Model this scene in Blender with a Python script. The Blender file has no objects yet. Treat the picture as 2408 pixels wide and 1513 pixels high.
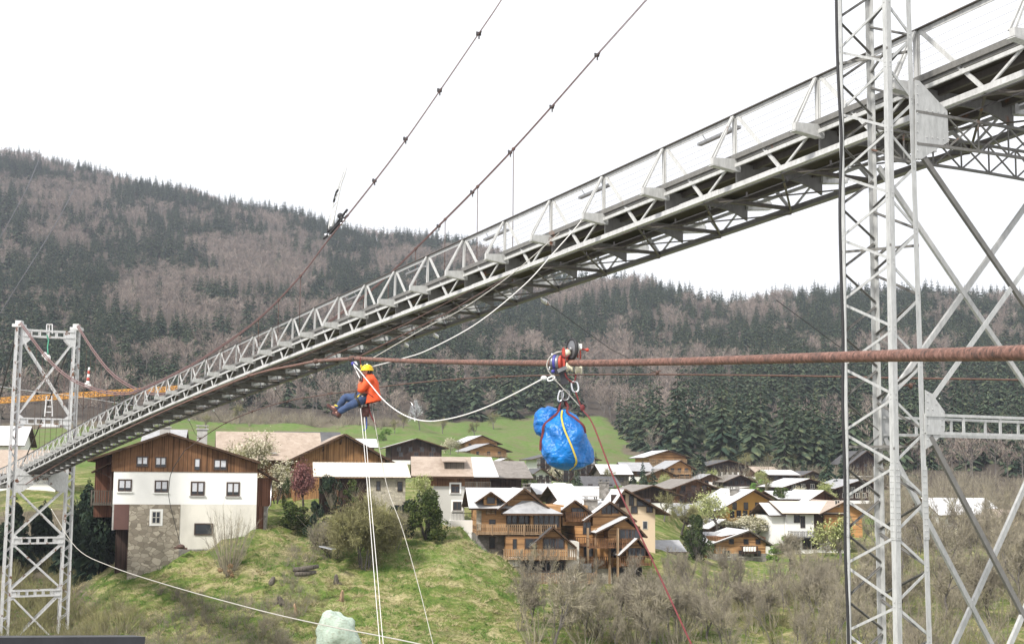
import bpy, math, random
import numpy as np
from mathutils import Vector, Matrix, noise
R = math.radians
random.seed(7); rng = np.random.default_rng(7)
SC = bpy.context.scene; COL = SC.collection
# ---------------------------------------------------------------- camera model
F0 = 1870.0; F = 3200.0; KS = F/F0   # depths below are written in units of KS metres
CX = 1203.5; CY = 756.5; PITCH = math.atan((1113 - CY) / F); ROLL = .0084
CM = Matrix.Rotation(R(90) + PITCH, 3, 'X') @ Matrix.Rotation(ROLL, 3, 'Z'); CMI = CM.transposed()
def ray(px, py): return CM @ Vector(((px - CX)/F, (CY - py)/F, -1))
def P(px, py, Y):
    d = ray(px, py); return d * (Y * KS / d.y)
def Pplane(px, py, p0, n):
    d = ray(px, py); return d * (p0.dot(n) / d.dot(n))
def proj(v):
    c = CMI @ v
    return CX - F*c.x/c.z, CY + F*c.y/c.z
cam = bpy.data.cameras.new('camera'); cam_o = bpy.data.objects.new('camera', cam); COL.objects.link(cam_o)
cam.sensor_width = 36; cam.lens = F / 2407 * 36; cam.clip_start = 0.05; cam.clip_end = 9000
cam_o.rotation_euler = CM.to_euler(); SC.camera = cam_o

# ---------------------------------------------------------------- object helpers
def tag(o, label=None, cat=None, group=None, kind=None):
    if label: o['label'] = label
    if cat: o['category'] = cat
    if group: o['group'] = group
    if kind: o['kind'] = kind
    return o
def empty(name, loc, label=None, cat=None, group=None, rz=0.0):
    o = bpy.data.objects.new(name, None); COL.objects.link(o)
    o.location = loc; o.rotation_euler = (0, 0, rz); o.empty_display_size = .3
    return tag(o, label, cat, group)
def vec(a): return a if isinstance(a, Vector) else Vector(a)
class MB:
    def __init__(s): s.v = []; s.f = []; s.m = []; s.sm = []
    def add(s, vs, fs, m=0, smooth=False):
        o = len(s.v); s.v += [tuple(v) for v in vs]
        for f in fs:
            s.f.append(tuple(i + o for i in f)); s.m.append(m); s.sm.append(smooth)
        return s
    def hexa(s, c, m=0):   # 8 corners: bottom 0-3 ccw, top 4-7
        return s.add(c, [(3,2,1,0),(4,5,6,7),(0,1,5,4),(1,2,6,5),(2,3,7,6),(3,0,4,7)], m)
    def box(s, x0, x1, y0, y1, z0, z1, m=0):
        return s.hexa([(x0,y0,z0),(x1,y0,z0),(x1,y1,z0),(x0,y1,z0),(x0,y0,z1),(x1,y0,z1),(x1,y1,z1),(x0,y1,z1)], m)
    def bar(s, a, b, w, h, up=(0,0,1), m=0, off=(0,0)):
        a, b = vec(a), vec(b); t = (b - a).normalized(); up = vec(up)
        sd = t.cross(up)
        if sd.length < 1e-4: sd = t.cross(Vector((1,0,0)))
        sd.normalize(); u = sd.cross(t).normalized()
        a = a + sd * off[0] + u * off[1]; b = b + sd * off[0] + u * off[1]
        q = [(-.5,-.5),(.5,-.5),(.5,.5),(-.5,.5)]
        vs = [p + sd * (x * w) + u * (y * h) for p in (a, b) for x, y in q]
        return s.add(vs, [(3,2,1,0),(4,5,6,7),(0,1,5,4),(1,2,6,5),(2,3,7,6),(3,0,4,7)], m)
    def tube(s, pts, r, n=6, m=0, cap=True, twist=None):
        pts = [vec(p) for p in pts]; k = len(pts)
        rs = r if isinstance(r, (list, tuple)) else [r] * k
        t0 = (pts[1] - pts[0]).normalized()
        u = t0.orthogonal().normalized(); vs = []; d = 0
        for i, p in enumerate(pts):
            t = ((pts[i+1] if i < k-1 else pts[i]) - (pts[i-1] if i else pts[i])).normalized()
            u = (u - t * u.dot(t)).normalized(); w = t.cross(u)
            if i: d += (p - pts[i-1]).length
            for j in range(n):
                a = 2 * math.pi * j / n; rr = rs[i]
                if twist: rr *= 1 + twist[0] * abs(math.sin(twist[1] * (a / 2) + twist[2] * d))
                vs.append(p + (u * math.cos(a) + w * math.sin(a)) * rr)
        fs = [(i*n+j, i*n+(j+1)%n, (i+1)*n+(j+1)%n, (i+1)*n+j) for i in range(k-1) for j in range(n)]
        if cap: fs += [tuple(range(n))[::-1], tuple(range((k-1)*n, k*n))]
        return s.add(vs, fs, m, True)
    def prism(s, poly, d, m=0):   # planar polygon extruded by vector d
        poly = [vec(p) for p in poly]; d = vec(d); n = len(poly)
        fs = [tuple(range(n))[::-1], tuple(range(n, 2*n))] + [(i, (i+1)%n, n+(i+1)%n, n+i) for i in range(n)]
        return s.add(poly + [p + d for p in poly], fs, m)
    def ball(s, c, r, m=0, nu=10, nv=7, sc=(1,1,1), fn=None):
        c = vec(c); vs = [c + Vector((0,0,-r*sc[2]))]
        for i in range(1, nv):
            th = -math.pi/2 + math.pi*i/nv
            for j in range(nu):
                a = 2*math.pi*j/nu
                d = Vector((math.cos(th)*math.cos(a), math.cos(th)*math.sin(a), math.sin(th)))
                q = Vector((d.x*sc[0], d.y*sc[1], d.z*sc[2])) * r
                if fn: q = fn(d, q)
                vs.append(c + q)
        q = Vector((0,0,r*sc[2]));
        if fn: q = fn(Vector((0,0,1)), q)
        vs.append(c + q); L = len(vs) - 1
        fs = [(0, 1+(j+1)%nu, 1+j) for j in range(nu)]
        for i in range(nv-2):
            a = 1+i*nu
            fs += [(a+j, a+(j+1)%nu, a+nu+(j+1)%nu, a+nu+j) for j in range(nu)]
        a = 1+(nv-2)*nu
        fs += [(a+j, a+(j+1)%nu, L) for j in range(nu)]
        return s.add(vs, fs, m, True)
    def lathe(s, c, axis, prof, n=16, m=0):  # prof: (r, along)
        c = vec(c); t = vec(axis).normalized(); u = t.orthogonal().normalized(); w = t.cross(u)
        vs = [c + t*h + (u*math.cos(2*math.pi*j/n) + w*math.sin(2*math.pi*j/n))*r for r, h in prof for j in range(n)]
        k = len(prof)
        fs = [(i*n+j, i*n+(j+1)%n, (i+1)*n+(j+1)%n, (i+1)*n+j) for i in range(k-1) for j in range(n)]
        fs += [tuple(range(n))[::-1], tuple(range((k-1)*n, k*n))]
        return s.add(vs, fs, m, True)
    def build(s, name, mats, parent=None, world=False, loc=None):
        me = bpy.data.meshes.new(name); off = Vector((0,0,0))
        if loc is not None: off = vec(loc)
        if parent is not None and world: off = parent.location.copy()
        vs = [(v[0]-off.x, v[1]-off.y, v[2]-off.z) for v in s.v] if off.length else s.v
        me.from_pydata(vs, [], s.f)
        for m in (mats if isinstance(mats, (list, tuple)) else [mats]): me.materials.append(m)
        me.polygons.foreach_set('material_index', s.m)
        me.polygons.foreach_set('use_smooth', s.sm); me.update()
        o = bpy.data.objects.new(name, me); COL.objects.link(o)
        if parent is not None: o.parent = parent
        if loc is not None: o.location = loc
        return o
def catmull(pts, n=8):
    pts = [vec(p) for p in pts]; q = [pts[0]*2-pts[1]] + pts + [pts[-1]*2-pts[-2]]; out = []
    for i in range(1, len(q)-2):
        a, b, c, d = q[i-1:i+3]
        for j in range(n):
            t = j/n
            out.append(.5*((2*b)+(c-a)*t+(2*a-5*b+4*c-d)*t*t+(3*b-a-3*c+d)*t**3))
    return out + [pts[-1]]
def np_mesh(name, verts, quads, mats, midx=None, loc=None, smooth=False):
    me = bpy.data.meshes.new(name); n = len(quads)
    me.vertices.add(len(verts)); me.vertices.foreach_set('co', np.ascontiguousarray(verts, dtype=np.float32).ravel())
    me.loops.add(n*4); me.loops.foreach_set('vertex_index', np.ascontiguousarray(quads, dtype=np.int32).ravel())
    me.polygons.add(n); me.polygons.foreach_set('loop_start', np.arange(0, n*4, 4, dtype=np.int32))
    for m in mats: me.materials.append(m)
    if midx is not None: me.polygons.foreach_set('material_index', np.ascontiguousarray(midx, dtype=np.int32))
    if smooth: me.polygons.foreach_set('use_smooth', np.ones(n, dtype=bool))
    me.update(calc_edges=True); me.validate()
    o = bpy.data.objects.new(name, me); COL.objects.link(o)
    if loc is not None: o.location = loc
    return o

# ---------------------------------------------------------------- materials
class NT:
    def __init__(s, name):
        s.mat = bpy.data.materials.new(name); s.mat.use_nodes = True
        s.t = s.mat.node_tree; s.b = s.t.nodes['Principled BSDF']
    def n(s, typ, **kw):
        x = s.t.nodes.new(typ)
        for k, v in kw.items():
            if k in x.inputs: x.inputs[k].default_value = v
            else: setattr(x, k, v)
        return x
    def l(s, a, b): s.t.links.new(a, b)
    def pos(s, scale=(1,1,1), rot=(0,0,0), obj=False):
        g = s.n('ShaderNodeTexCoord').outputs['Object'] if obj else s.n('ShaderNodeNewGeometry').outputs['Position']
        m = s.n('ShaderNodeMapping'); m.inputs['Scale'].default_value = scale; m.inputs['Rotation'].default_value = rot
        s.l(g, m.inputs['Vector']); return m.outputs[0]
    def noise(s, v, scale, detail=4, rough=.6):
        x = s.n('ShaderNodeTexNoise', Scale=scale, Detail=detail, Roughness=rough); s.l(v, x.inputs['Vector']); return x.outputs['Fac']
    def ramp(s, f, stops):
        r = s.n('ShaderNodeValToRGB'); e = r.color_ramp.elements
        while len(e) < len(stops): e.new(.5)
        for i, (p, c) in enumerate(stops):
            e[i].position = p; e[i].color = (*c, 1) if len(c) == 3 else c
        s.l(f, r.inputs[0]); return r.outputs[0]
    def mix(s, f, a, b, mode='MIX'):
        m = s.n('ShaderNodeMix', data_type='RGBA', blend_type=mode)
        for sock, v in ((m.inputs[0], f), (m.inputs[6], a), (m.inputs[7], b)):
            if hasattr(v, 'is_output'): s.l(v, sock)
            elif isinstance(v, (int, float)): sock.default_value = v
            else: sock.default_value = (*v, 1)
        return m.outputs[2]
    def bump(s, f, strength=.3, dist=.02):
        b = s.n('ShaderNodeBump', Strength=strength, Distance=dist); s.l(f, b.inputs['Height']); s.l(b.outputs[0], s.b.inputs['Normal'])
    def done(s, col, rough=.7, metal=0, spec=None):
        if hasattr(col, 'is_output'): s.l(col, s.b.inputs['Base Color'])
        else: s.b.inputs['Base Color'].default_value = (*col, 1)
        s.b.inputs['Roughness'].default_value = rough; s.b.inputs['Metallic'].default_value = metal
        if spec is not None: s.b.inputs['Specular IOR Level'].default_value = spec
        return s.mat
def sc(c, k): return tuple(x*k for x in c)
def m_plain(name, c, rough=.7, var=.25, scale=3, metal=0, bump=0, spec=None):
    t = NT(name); f = t.noise(t.pos(), scale, 5)
    col = t.ramp(f, [(.3, sc(c, 1-var)), (.7, sc(c, 1+var*.6))])
    if bump: t.bump(t.noise(t.pos(), scale*6, 4), bump, .02)
    return t.done(col, rough, metal, spec)
def m_leaf(name, a, b, c=None, scale=.25, fine=1.6):
    t = NT(name); v = t.pos(); f = t.noise(v, scale, 2, .5); g = t.noise(v, fine, 2, .5)
    col = t.ramp(f, [(.35, a), (.65, b)])
    if c: col = t.mix(t.ramp(g, [(.52, (0,0,0)), (.66, (1,1,1))]), col, c)
    t.l(t.ramp(g, [(.3, (.9,.9,.9)), (.7, (.6,.6,.6))]), t.b.inputs['Roughness'])
    return t.done(col, .85, 0, .15)
def m_wood(name, a, b, horiz=False, k=1.0, weather=None):
    t = NT(name); s = (7*k, 7*k, .35) if not horiz else (.35, .35, 6*k)
    f = t.noise(t.pos(s), 1.0, 3, .7); g = t.noise(t.pos((1,1,1)), .45, 3)
    col = t.ramp(f, [(.32, a), (.68, b)])
    w = weather or sc(a, .55)
    col = t.mix(t.ramp(g, [(.45, (0,0,0)), (.75, (.75,.75,.75))]), col, w)
    ln = t.noise(t.pos((9*k, 9*k, .05) if not horiz else (.05, .05, 8*k)), 1.0, 1)
    col = t.mix(t.ramp(ln, [(.40, (.8,.8,.8)), (.46, (0,0,0))]), col, sc(a, .35))
    t.bump(f, .35, .02); return t.done(col, .8, 0, .2)
def m_steel(name, c, rust=.62, k=1.0):
    t = NT(name); v = t.pos()
    f = t.noise(v, 1.1*k, 6, .65); g = t.noise(t.pos((4,4,1.2)), 2.4*k, 5, .7)
    col = t.ramp(g, [(.3, sc(c, .72)), (.6, c), (.8, sc(c, 1.08))])
    msk = t.ramp(f, [(rust, (0,0,0)), (rust+.05, (1,1,1))])
    col = t.mix(msk, col, t.ramp(g, [(.35, (.10,.045,.025)), (.65, (.24,.12,.075))]))
    t.bump(g, .15, .01); return t.done(col, .55, 0, .35)
def m_plaster(name, c, dirt=.5, base=None):
    t = NT(name); f = t.noise(t.pos((1,1,.5)), .35, 5, .65); g = t.noise(t.pos(), 6, 4)
    col = t.ramp(f, [(.30, sc(c, 1-.22*dirt)), (.55, c)])
    t.bump(g, .15, .01); return t.done(col, .9, 0, .1)
def m_stone(name, a, b, mortar, scale=2.2):
    t = NT(name); w = t.n('ShaderNodeVectorMath', operation='ADD'); v = t.pos((1,1,1.45))
    nz = t.n('ShaderNodeTexNoise', Scale=2.0, Detail=3); t.l(v, nz.inputs['Vector'])
    sca = t.n('ShaderNodeVectorMath', operation='SCALE'); t.l(nz.outputs['Color'], sca.inputs[0]); sca.inputs['Scale'].default_value = .3
    t.l(v, w.inputs[0]); t.l(sca.outputs[0], w.inputs[1])
    e = t.n('ShaderNodeTexVoronoi', feature='DISTANCE_TO_EDGE', Scale=scale); t.l(w.outputs[0], e.inputs['Vector'])
    c = t.n('ShaderNodeTexVoronoi', feature='F1', Scale=scale); t.l(w.outputs[0], c.inputs['Vector'])
    sep = t.n('ShaderNodeSeparateColor'); t.l(c.outputs['Color'], sep.inputs[0])
    col = t.ramp(sep.outputs[0], [(0, a), (.5, b), (.8, sc(b, 1.25)), (1, sc(a, .7))])
    col = t.mix(t.noise(t.pos(), 5, 5), col, t.mix(.5, col, (.2,.17,.13)))
    col = t.mix(t.ramp(e.outputs['Distance'], [(.015, (1,1,1)), (.06, (0,0,0))]), col, sc(mortar, .55))
    t.bump(e.outputs['Distance'], .5, .05); return t.done(col, .9, 0, .15)
def m_roof(name, a, b, rows=2.2, spec=.3):
    t = NT(name); g = t.noise(t.pos(), .5, 6, .7); v = t.pos((1,1,1))
    br = t.n('ShaderNodeTexVoronoi', feature='F1', Scale=rows); t.l(v, br.inputs['Vector'])
    sep = t.n('ShaderNodeSeparateColor'); t.l(br.outputs['Color'], sep.inputs[0])
    col = t.mix(.5, t.ramp(sep.outputs[0], [(0, a), (1, b)]), t.ramp(g, [(.35, a), (.65, b)]))
    col = t.mix(t.ramp(t.noise(t.pos((1,1,.4)), 1.7, 5, .75), [(.58, (0,0,0)), (.7, (.6,.6,.6))]), col, sc(a, .55))
    t.bump(sep.outputs[0], .25, .03); return t.done(col, .6, 0, spec)
M = {}
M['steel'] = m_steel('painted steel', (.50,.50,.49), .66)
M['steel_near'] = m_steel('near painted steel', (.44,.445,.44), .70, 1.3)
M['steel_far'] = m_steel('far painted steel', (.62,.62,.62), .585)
M['steel_shaded'] = m_steel('shaded steel', (.17,.165,.155), .64)  # dark base paints shade into inner and under faces; rust patches on top
M['steel_shaded_brown'] = m_steel('shaded brown steel', (.10,.088,.078), .62)  # darker brown base, underside shade put into the colour
M['deck'] = m_wood('deck planks', (.06,.05,.042), (.10,.085,.07), True)
M['rust'] = None
t = NT('rusty cable'); f = t.noise(t.pos(), 22, 5, .7); g = t.noise(t.pos(), 3.5, 4)
c_ = t.ramp(f, [(.34, (.04,.026,.022)), (.5, (.165,.078,.057)), (.7, (.30,.17,.135))])
M['rust'] = (t.bump(f, .5, .01), t.done(t.mix(t.ramp(g, [(.55,(0,0,0)),(.65,(.8,.8,.8))]), c_, (.07,.045,.04)), .75))[1]
M['rust_dark'] = m_plain('dark rusty rod', (.10,.055,.043), .8, .4, 6)
M['cable_pale'] = m_plain('weathered pinkish cable', (.17,.10,.095), .75, .3, 4)
M['wire'] = m_plain('dark wire', (.045,.042,.045), .7, .2, 4)
M['rope'] = m_plain('white rope', (.72,.70,.68), .9, .15, 30)
M['rope_grey'] = m_plain('grey rope', (.45,.43,.39), .9, .3, 14)
M['rope_red'] = m_plain('dark red rope', (.15,.03,.032), .9, .3, 25)
M['rope_blue'] = m_plain('blue rope', (.05,.09,.3), .9, .3, 25)
M['rope_green'] = m_plain('green rope', (.08,.3,.2), .9, .3, 25)
M['black'] = m_plain('black rubber', (.02,.02,.022), .6, .3, 10)
M['alu'] = m_plain('bright aluminium', (.75,.75,.78), .3, .1, 10, .9)
M['grey_metal'] = m_plain('grey metal', (.25,.25,.26), .4, .25, 10, .7)
M['red_paint'] = m_plain('red anodised', (.45,.06,.04), .45, .2, 20)
M['cream_plastic'] = m_plain('cream nylon roller', (.62,.58,.44), .5, .12, 10)
M['white_plastic'] = m_plain('white plastic', (.8,.8,.78), .4, .08, 10)
M['blue_paint'] = m_plain('dark blue band', (.05,.05,.28), .5, .2, 20)
M['yellow_strap'] = m_plain('yellow webbing', (.55,.42,.06), .8, .2, 20)
M['crane'] = m_plain('yellow crane paint', (.62,.30,.05), .6, .2, 2)
M['plaster'] = m_plaster('white plaster', (.84,.83,.80), .25)
M['plaster_old'] = m_plaster('aged white plaster', (.70,.67,.60), 1.0)
M['plaster_grey'] = m_plaster('grey plaster', (.50,.49,.46), .5)
M['plaster_cream'] = m_plaster('cream plaster', (.70,.56,.40), .4)
M['plaster_ochre'] = m_plaster('ochre timber boarding', (.60,.34,.10), .6)
M['timber'] = m_wood('brown boards', (.135,.068,.035), (.25,.13,.066))
M['timber_red'] = m_wood('red brown boards', (.115,.05,.031), (.19,.085,.05), False, 1)
M['timber_warm'] = m_wood('golden boards', (.25,.13,.055), (.41,.23,.105), False, .8)
M['timber_log'] = m_wood('honey horizontal logs', (.34,.18,.078), (.54,.32,.155), True, .6)
M['timber_orange'] = m_wood('orange timber', (.50,.25,.095), (.66,.37,.165), True, .8)
M['timber_dark'] = m_wood('dark brown boards', (.042,.026,.021), (.085,.052,.040))
M['timber_grey'] = m_wood('grey weathered boards', (.10,.085,.07), (.17,.15,.125))
M['beam'] = m_wood('roof beam', (.07,.04,.025), (.13,.08,.05), True)
M['rail'] = m_wood('weathered railing', (.27,.18,.11), (.44,.31,.19))
M['stone'] = m_stone('rubble stone wall', (.24,.205,.16), (.46,.41,.33), (.36,.31,.24), 1.5)
M['stone_grey'] = m_stone('grey stone wall', (.13,.12,.11), (.28,.265,.25), (.30,.29,.27), 1.5)
M['stone_pale'] = m_stone('pale old stone wall', (.40,.37,.31), (.48,.44,.36), (.50,.46,.38), 2.4)
M['roof_pale'] = m_roof('pale metal roof', (.52,.52,.53), (.66,.66,.66))
M['roof_tan'] = m_roof('tan shingle roof', (.30,.235,.185), (.44,.36,.295))
M['roof_cream'] = m_roof('cream corrugated roof', (.60,.55,.46), (.72,.66,.56))
M['roof_grey'] = m_roof('grey slate roof', (.27,.27,.28), (.42,.42,.43))
M['roof_dark'] = m_roof('dark slate roof', (.065,.063,.068), (.12,.118,.12))
M['roof_brown'] = m_roof('brown weathered roof', (.15,.13,.115), (.27,.245,.22))
M['door_brown'] = m_plain('red brown panel', (.115,.055,.045), .7, .12, 1.5)
M['frame'] = m_plain('dark window frame', (.06,.035,.025), .6, .2, 8)
M['frame_w'] = m_plain('pale window frame', (.55,.52,.47), .6, .15, 8)
t = NT('window glass'); f = t.noise(t.pos(), .7, 2)
M['glass'] = t.done(t.ramp(f, [(.35,(.012,.014,.018)),(.7,(.05,.055,.065))]), .08, 0, .5)
M['curtain'] = m_plain('lace curtain', (.55,.56,.60), .9, .2, 9)
M['concrete'] = m_plain('concrete', (.42,.41,.39), .9, .25, 2)
M['metal_dark'] = m_plain('dark grey coated metal', (.045,.045,.052), .35, .25, 9, .4)
M['skin'] = m_plain('skin', (.50,.27,.19), .6, .1, 30)
M['hair'] = m_plain('dark hair', (.02,.014,.012), .7, .3, 40)
M['jacket'] = m_plain('orange jacket', (.78,.10,.025), .75, .25, 9, 0, .5)
M['jeans'] = m_plain('blue denim', (.045,.075,.16), .9, .35, 9, 0, .4)
M['boot'] = m_plain('brown boot', (.085,.03,.025), .7, .4, 18)
M['helmet'] = m_plain('yellow helmet', (.80,.55,.02), .3, .06, 6)
M['conifer'] = m_leaf('conifer needles', (.026,.048,.033), (.066,.092,.055), (.13,.148,.078), .07, .5)
M['conifer2'] = m_leaf('young conifer needles', (.035,.055,.022), (.06,.085,.03), (.09,.11,.045), .3, 1.4)
M['spruce_dark'] = m_leaf('dark spruce needles', (.012,.026,.018), (.028,.046,.028), (.045,.065,.03), .5, 1.5)
M['yew'] = m_leaf('yew leaves', (.030,.050,.014), (.065,.088,.022), (.11,.13,.04), .5, 1.5)
M['bark'] = m_plain('grey bark', (.14,.125,.115), .95, .35, 2)
M['bark_dark'] = m_plain('dark bark', (.06,.05,.042), .95, .35, 2)
M['beech'] = m_leaf('bare purple brown twigs', (.215,.17,.148), (.315,.255,.215), (.38,.32,.265), .03, .25)
M['twig'] = m_leaf('bare brown twigs', (.19,.165,.13), (.28,.25,.19), (.34,.305,.21), .08, .6)
M['twig_olive'] = m_leaf('olive budding twigs', (.16,.15,.075), (.24,.225,.11), (.30,.29,.13), .2, .8)
M['bud'] = m_leaf('pale green buds', (.24,.28,.09), (.36,.38,.16), (.48,.48,.28), .4, 1.5)
M['blossom'] = m_leaf('cream blossom', (.50,.46,.33), (.66,.62,.48), (.30,.30,.14), .4, 1.7)
M['red_leaf'] = m_leaf('dusky red leaves', (.14,.055,.055), (.23,.105,.10), (.28,.15,.13), .4, 1.5)
M['green_leaf'] = m_leaf('fresh green leaves', (.09,.17,.035), (.15,.25,.05), (.22,.32,.08), .3, 1.2)
M['forsythia'] = m_leaf('yellow flowers', (.45,.30,.03), (.58,.42,.05), (.25,.25,.06), .4, 1.5)
M['dry_leaf'] = m_leaf('dry tan leaves', (.30,.20,.11), (.42,.29,.17), None, .6, 1.5)
# ---------------------------------------------------------------- sky and sun
w = bpy.data.worlds.new('World'); SC.world = w; w.use_nodes = True
nt = w.node_tree; bg = nt.nodes['Background']
sky = nt.nodes.new('ShaderNodeTexSky'); sky.sky_type = 'NISHITA'; sky.sun_disc = False
SUN_EL, SUN_DIR = R(44), Vector((-.62, -.78, 0)).normalized()
sky.sun_elevation = SUN_EL; sky.sun_rotation = math.atan2(SUN_DIR.x, SUN_DIR.y); sky.dust_density = 3
bg.inputs['Strength'].default_value = 0.11
tc = nt.nodes.new('ShaderNodeTexCoord'); nz = nt.nodes.new('ShaderNodeTexNoise')
nz.inputs['Scale'].default_value = 1.3; nz.inputs['Detail'].default_value = 5
nt.links.new(tc.outputs['Generated'], nz.inputs['Vector'])
rp = nt.nodes.new('ShaderNodeValToRGB'); rp.color_ramp.elements[0].color = (8.2, 8.3, 8.55, 1); rp.color_ramp.elements[1].color = (9.6, 9.55, 9.6, 1)
rp.color_ramp.elements[0].position = .3; rp.color_ramp.elements[1].position = .7
nt.links.new(nz.outputs['Fac'], rp.inputs[0])
mx = nt.nodes.new('ShaderNodeMix'); mx.data_type = 'RGBA'; mx.inputs[0].default_value = .93
nt.links.new(sky.outputs[0], mx.inputs[6]); nt.links.new(rp.outputs[0], mx.inputs[7]); nt.links.new(mx.outputs[2], bg.inputs['Color'])
sun = bpy.data.lights.new('sun', 'SUN'); sun.energy = 3.9; sun.angle = R(6); sun.color = (1, .96, .89)
so = bpy.data.objects.new('sun', sun); COL.objects.link(so)
so.rotation_euler = Vector((SUN_DIR.x*math.cos(SUN_EL), SUN_DIR.y*math.cos(SUN_EL), math.sin(SUN_EL))).to_track_quat('Z', 'Y').to_euler()
SC.view_settings.view_transform = 'Standard'; SC.view_settings.look = 'None'; SC.view_settings.exposure = 0.38; SC.view_settings.gamma = 1
SC.cycles.use_denoising = True; SC.cycles.max_bounces = 5; SC.cycles.diffuse_bounces = 2; SC.cycles.glossy_bounces = 2
SC.cycles.transparent_max_bounces = 6; SC.cycles.volume_bounces = 0; SC.cycles.sample_clamp_indirect = 4

# ---------------------------------------------------------------- terrain
NEAR = [(0.3,-1.65),(2.5,-1.8),(4.5,-4.5),(12,-9.5),(30,-19),(52,-23)]
PROF = {
 -700: [(70,1545),(84,1480),(100,1330),(118,1230),(150,1120),(200,1050),(240,1000),(300,930),(400,830),(600,620),(850,360),(1000,322)],
 0: [(74,1545),(86,1480),(100,1330),(115,1230),(140,1130),(170,1085),(200,1045),(240,1000),(300,945),(400,850),(600,650),(850,402),(1000,362)],
 150: [(74,1545),(86,1470),(96,1380),(110,1250),(130,1160),(160,1090),(200,1050),(240,1005),(300,945),(400,850),(600,655),(850,440),(1000,398)],
 300: [(75,1530),(84,1400),(88,1350),(98,1300),(120,1190),(150,1115),(190,1062),(240,1010),(270,985),(330,930),(450,820),(650,640),(900,448),(1000,440)],
 600: [(74,1530),(82,1390),(86,1300),(89,1245),(96,1222),(110,1190),(150,1120),(200,1065),(250,1020),(290,985),(340,945),(450,840),(650,670),(900,512),(1000,505)],
 900: [(73,1540),(80,1430),(88,1310),(95,1240),(110,1205),(150,1140),(200,1082),(250,1035),(290,1000),(340,965),(450,860),(650,710),(900,575),(1000,568)],
 1080: [(74,1550),(81,1430),(88,1310),(94,1235),(110,1210),(150,1150),(200,1100),(250,1058),(300,1020),(360,985),(450,880),(650,725),(900,590),(1000,582)],
 1170: [(74,1560),(81,1450),(86,1365),(90,1312),(96,1300),(110,1240),(150,1160),(200,1112),(250,1072),(300,1035),(360,1000),(450,900),(650,745),(900,612),(1000,610)],
 1270: [(74,1570),(80,1480),(86,1415),(91,1385),(98,1360),(112,1250),(150,1165),(200,1118),(250,1080),(300,1042),(360,1005),(450,905),(650,755),(900,645),(980,642)],
 1500: [(76,1580),(83,1480),(92,1400),(104,1345),(118,1272),(150,1190),(200,1135),(250,1095),(300,1058),(340,1033),(420,950),(550,830),(720,684),(800,676)],
 1700: [(78,1560),(88,1460),(105,1372),(116,1338),(125,1318),(135,1285),(160,1222),(200,1160),(250,1110),(290,1078),(350,1010),(450,905),(600,800),(720,738),(800,735)],
 1850: [(78,1550),(90,1440),(105,1368),(120,1332),(135,1290),(160,1225),(200,1160),(250,1110),(290,1078),(350,1010),(450,900),(600,780),(720,718),(800,712)],
 2100: [(80,1540),(95,1420),(110,1345),(130,1295),(160,1235),(200,1165),(250,1110),(300,1060),(400,950),(550,810),(700,712),(800,708)],
 2400: [(80,1540),(95,1420),(120,1335),(150,1265),(200,1185),(260,1110),(320,1040),(420,930),(560,810),(700,724),(800,720)],
 3200: [(80,1540),(95,1420),(120,1335),(150,1265),(200,1185),(260,1110),(320,1040),(420,930),(560,800),(700,700),(800,690)],
}
PXS = sorted(PROF)
YS = np.concatenate([[.3,1,1.8,2.5,3.2,4.5], np.arange(6,60,3), np.arange(60,130,.8), np.arange(130,300,4), np.arange(300,1060,14), [1150,1400,1900]])*KS
ZC = []
for px in PXS:
    q = NEAR + [(Y, P(px, py, Y).z) for Y, py in PROF[px]]
    yl, zl = q[-1]; q += [(yl+120, zl-25), (yl+500, zl-180), (2500, -100)]
    ZC.append(np.interp(YS/KS, [a for a, _ in q], [b for _, b in q]))
ZC = np.array(ZC); US = np.array([(p - CX)/F for p in PXS])
for _ in range(2):  # soften kinks along the profiles
    ZC[:,1:-1] = .25*ZC[:,:-2] + .5*ZC[:,1:-1] + .25*ZC[:,2:]
UG = np.linspace(-.72, .74, 300); ZG = np.empty((len(UG), len(YS)))
for i, u in enumerate(UG):
    j = int(np.clip(np.searchsorted(US, u) - 1, 0, len(US)-2)); t = np.clip((u-US[j])/(US[j+1]-US[j]), 0, 1); t = t*t*(3-2*t)*.5 + t*.5
    ZG[i] = ZC[j]*(1-t) + ZC[j+1]*t
for i, u in enumerate(UG):
    for j, Yw in enumerate(YS):
        Y = Yw/KS
        if 4 < Y:
            a = .012*Y if Y < 130 else (1.0 if Y < 260 else .02*Y)
            a = min(a, 9); s = .05 if Y > 260 else .16
            v = Vector((u*Yw, Yw*.7, 0))
            ZG[i,j] += a*.5*noise.noise(v*s*.5) + a*.32*noise.noise(v*s*1.7)
            if 60 < Y < 130: ZG[i,j] += .42*noise.noise(v*.9)+.55*noise.noise(Vector(((v.x+v.y)*.12, (v.x-v.y)*.55, 3)))
PADS = []   # building plots: (x, y, z, radius)
def level_plots():
    for x, y, z, r in PADS:
        X = UG[:,None]*YS[None,:]; D = np.sqrt((X-x)**2 + (YS[None,:]-y)**2)
        wgt = np.clip(1.6 - D/r, 0, 1); wgt = wgt*wgt*(3-2*wgt)
        ZG[:] = ZG*(1-wgt) + (z-.05)*wgt
def ground(x, y):
    u = x/y; i = np.clip(np.searchsorted(UG, u)-1, 0, len(UG)-2); j = np.clip(np.searchsorted(YS, y)-1, 0, len(YS)-2)
    a = (u-UG[i])/(UG[i+1]-UG[i]); b = (y-YS[j])/(YS[j+1]-YS[j])
    return (ZG[i,j]*(1-a)+ZG[i+1,j]*a)*(1-b) + (ZG[i,j+1]*(1-a)+ZG[i+1,j+1]*a)*b
EDGE = ([-700,0,300,420,900,1050,1200,1440,1520,1800,2100,3200],[242,238,262,285,292,335,372,372,262,232,200,190])   # where the forest starts
def forest_edge(px): return np.interp(px, *EDGE)
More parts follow.
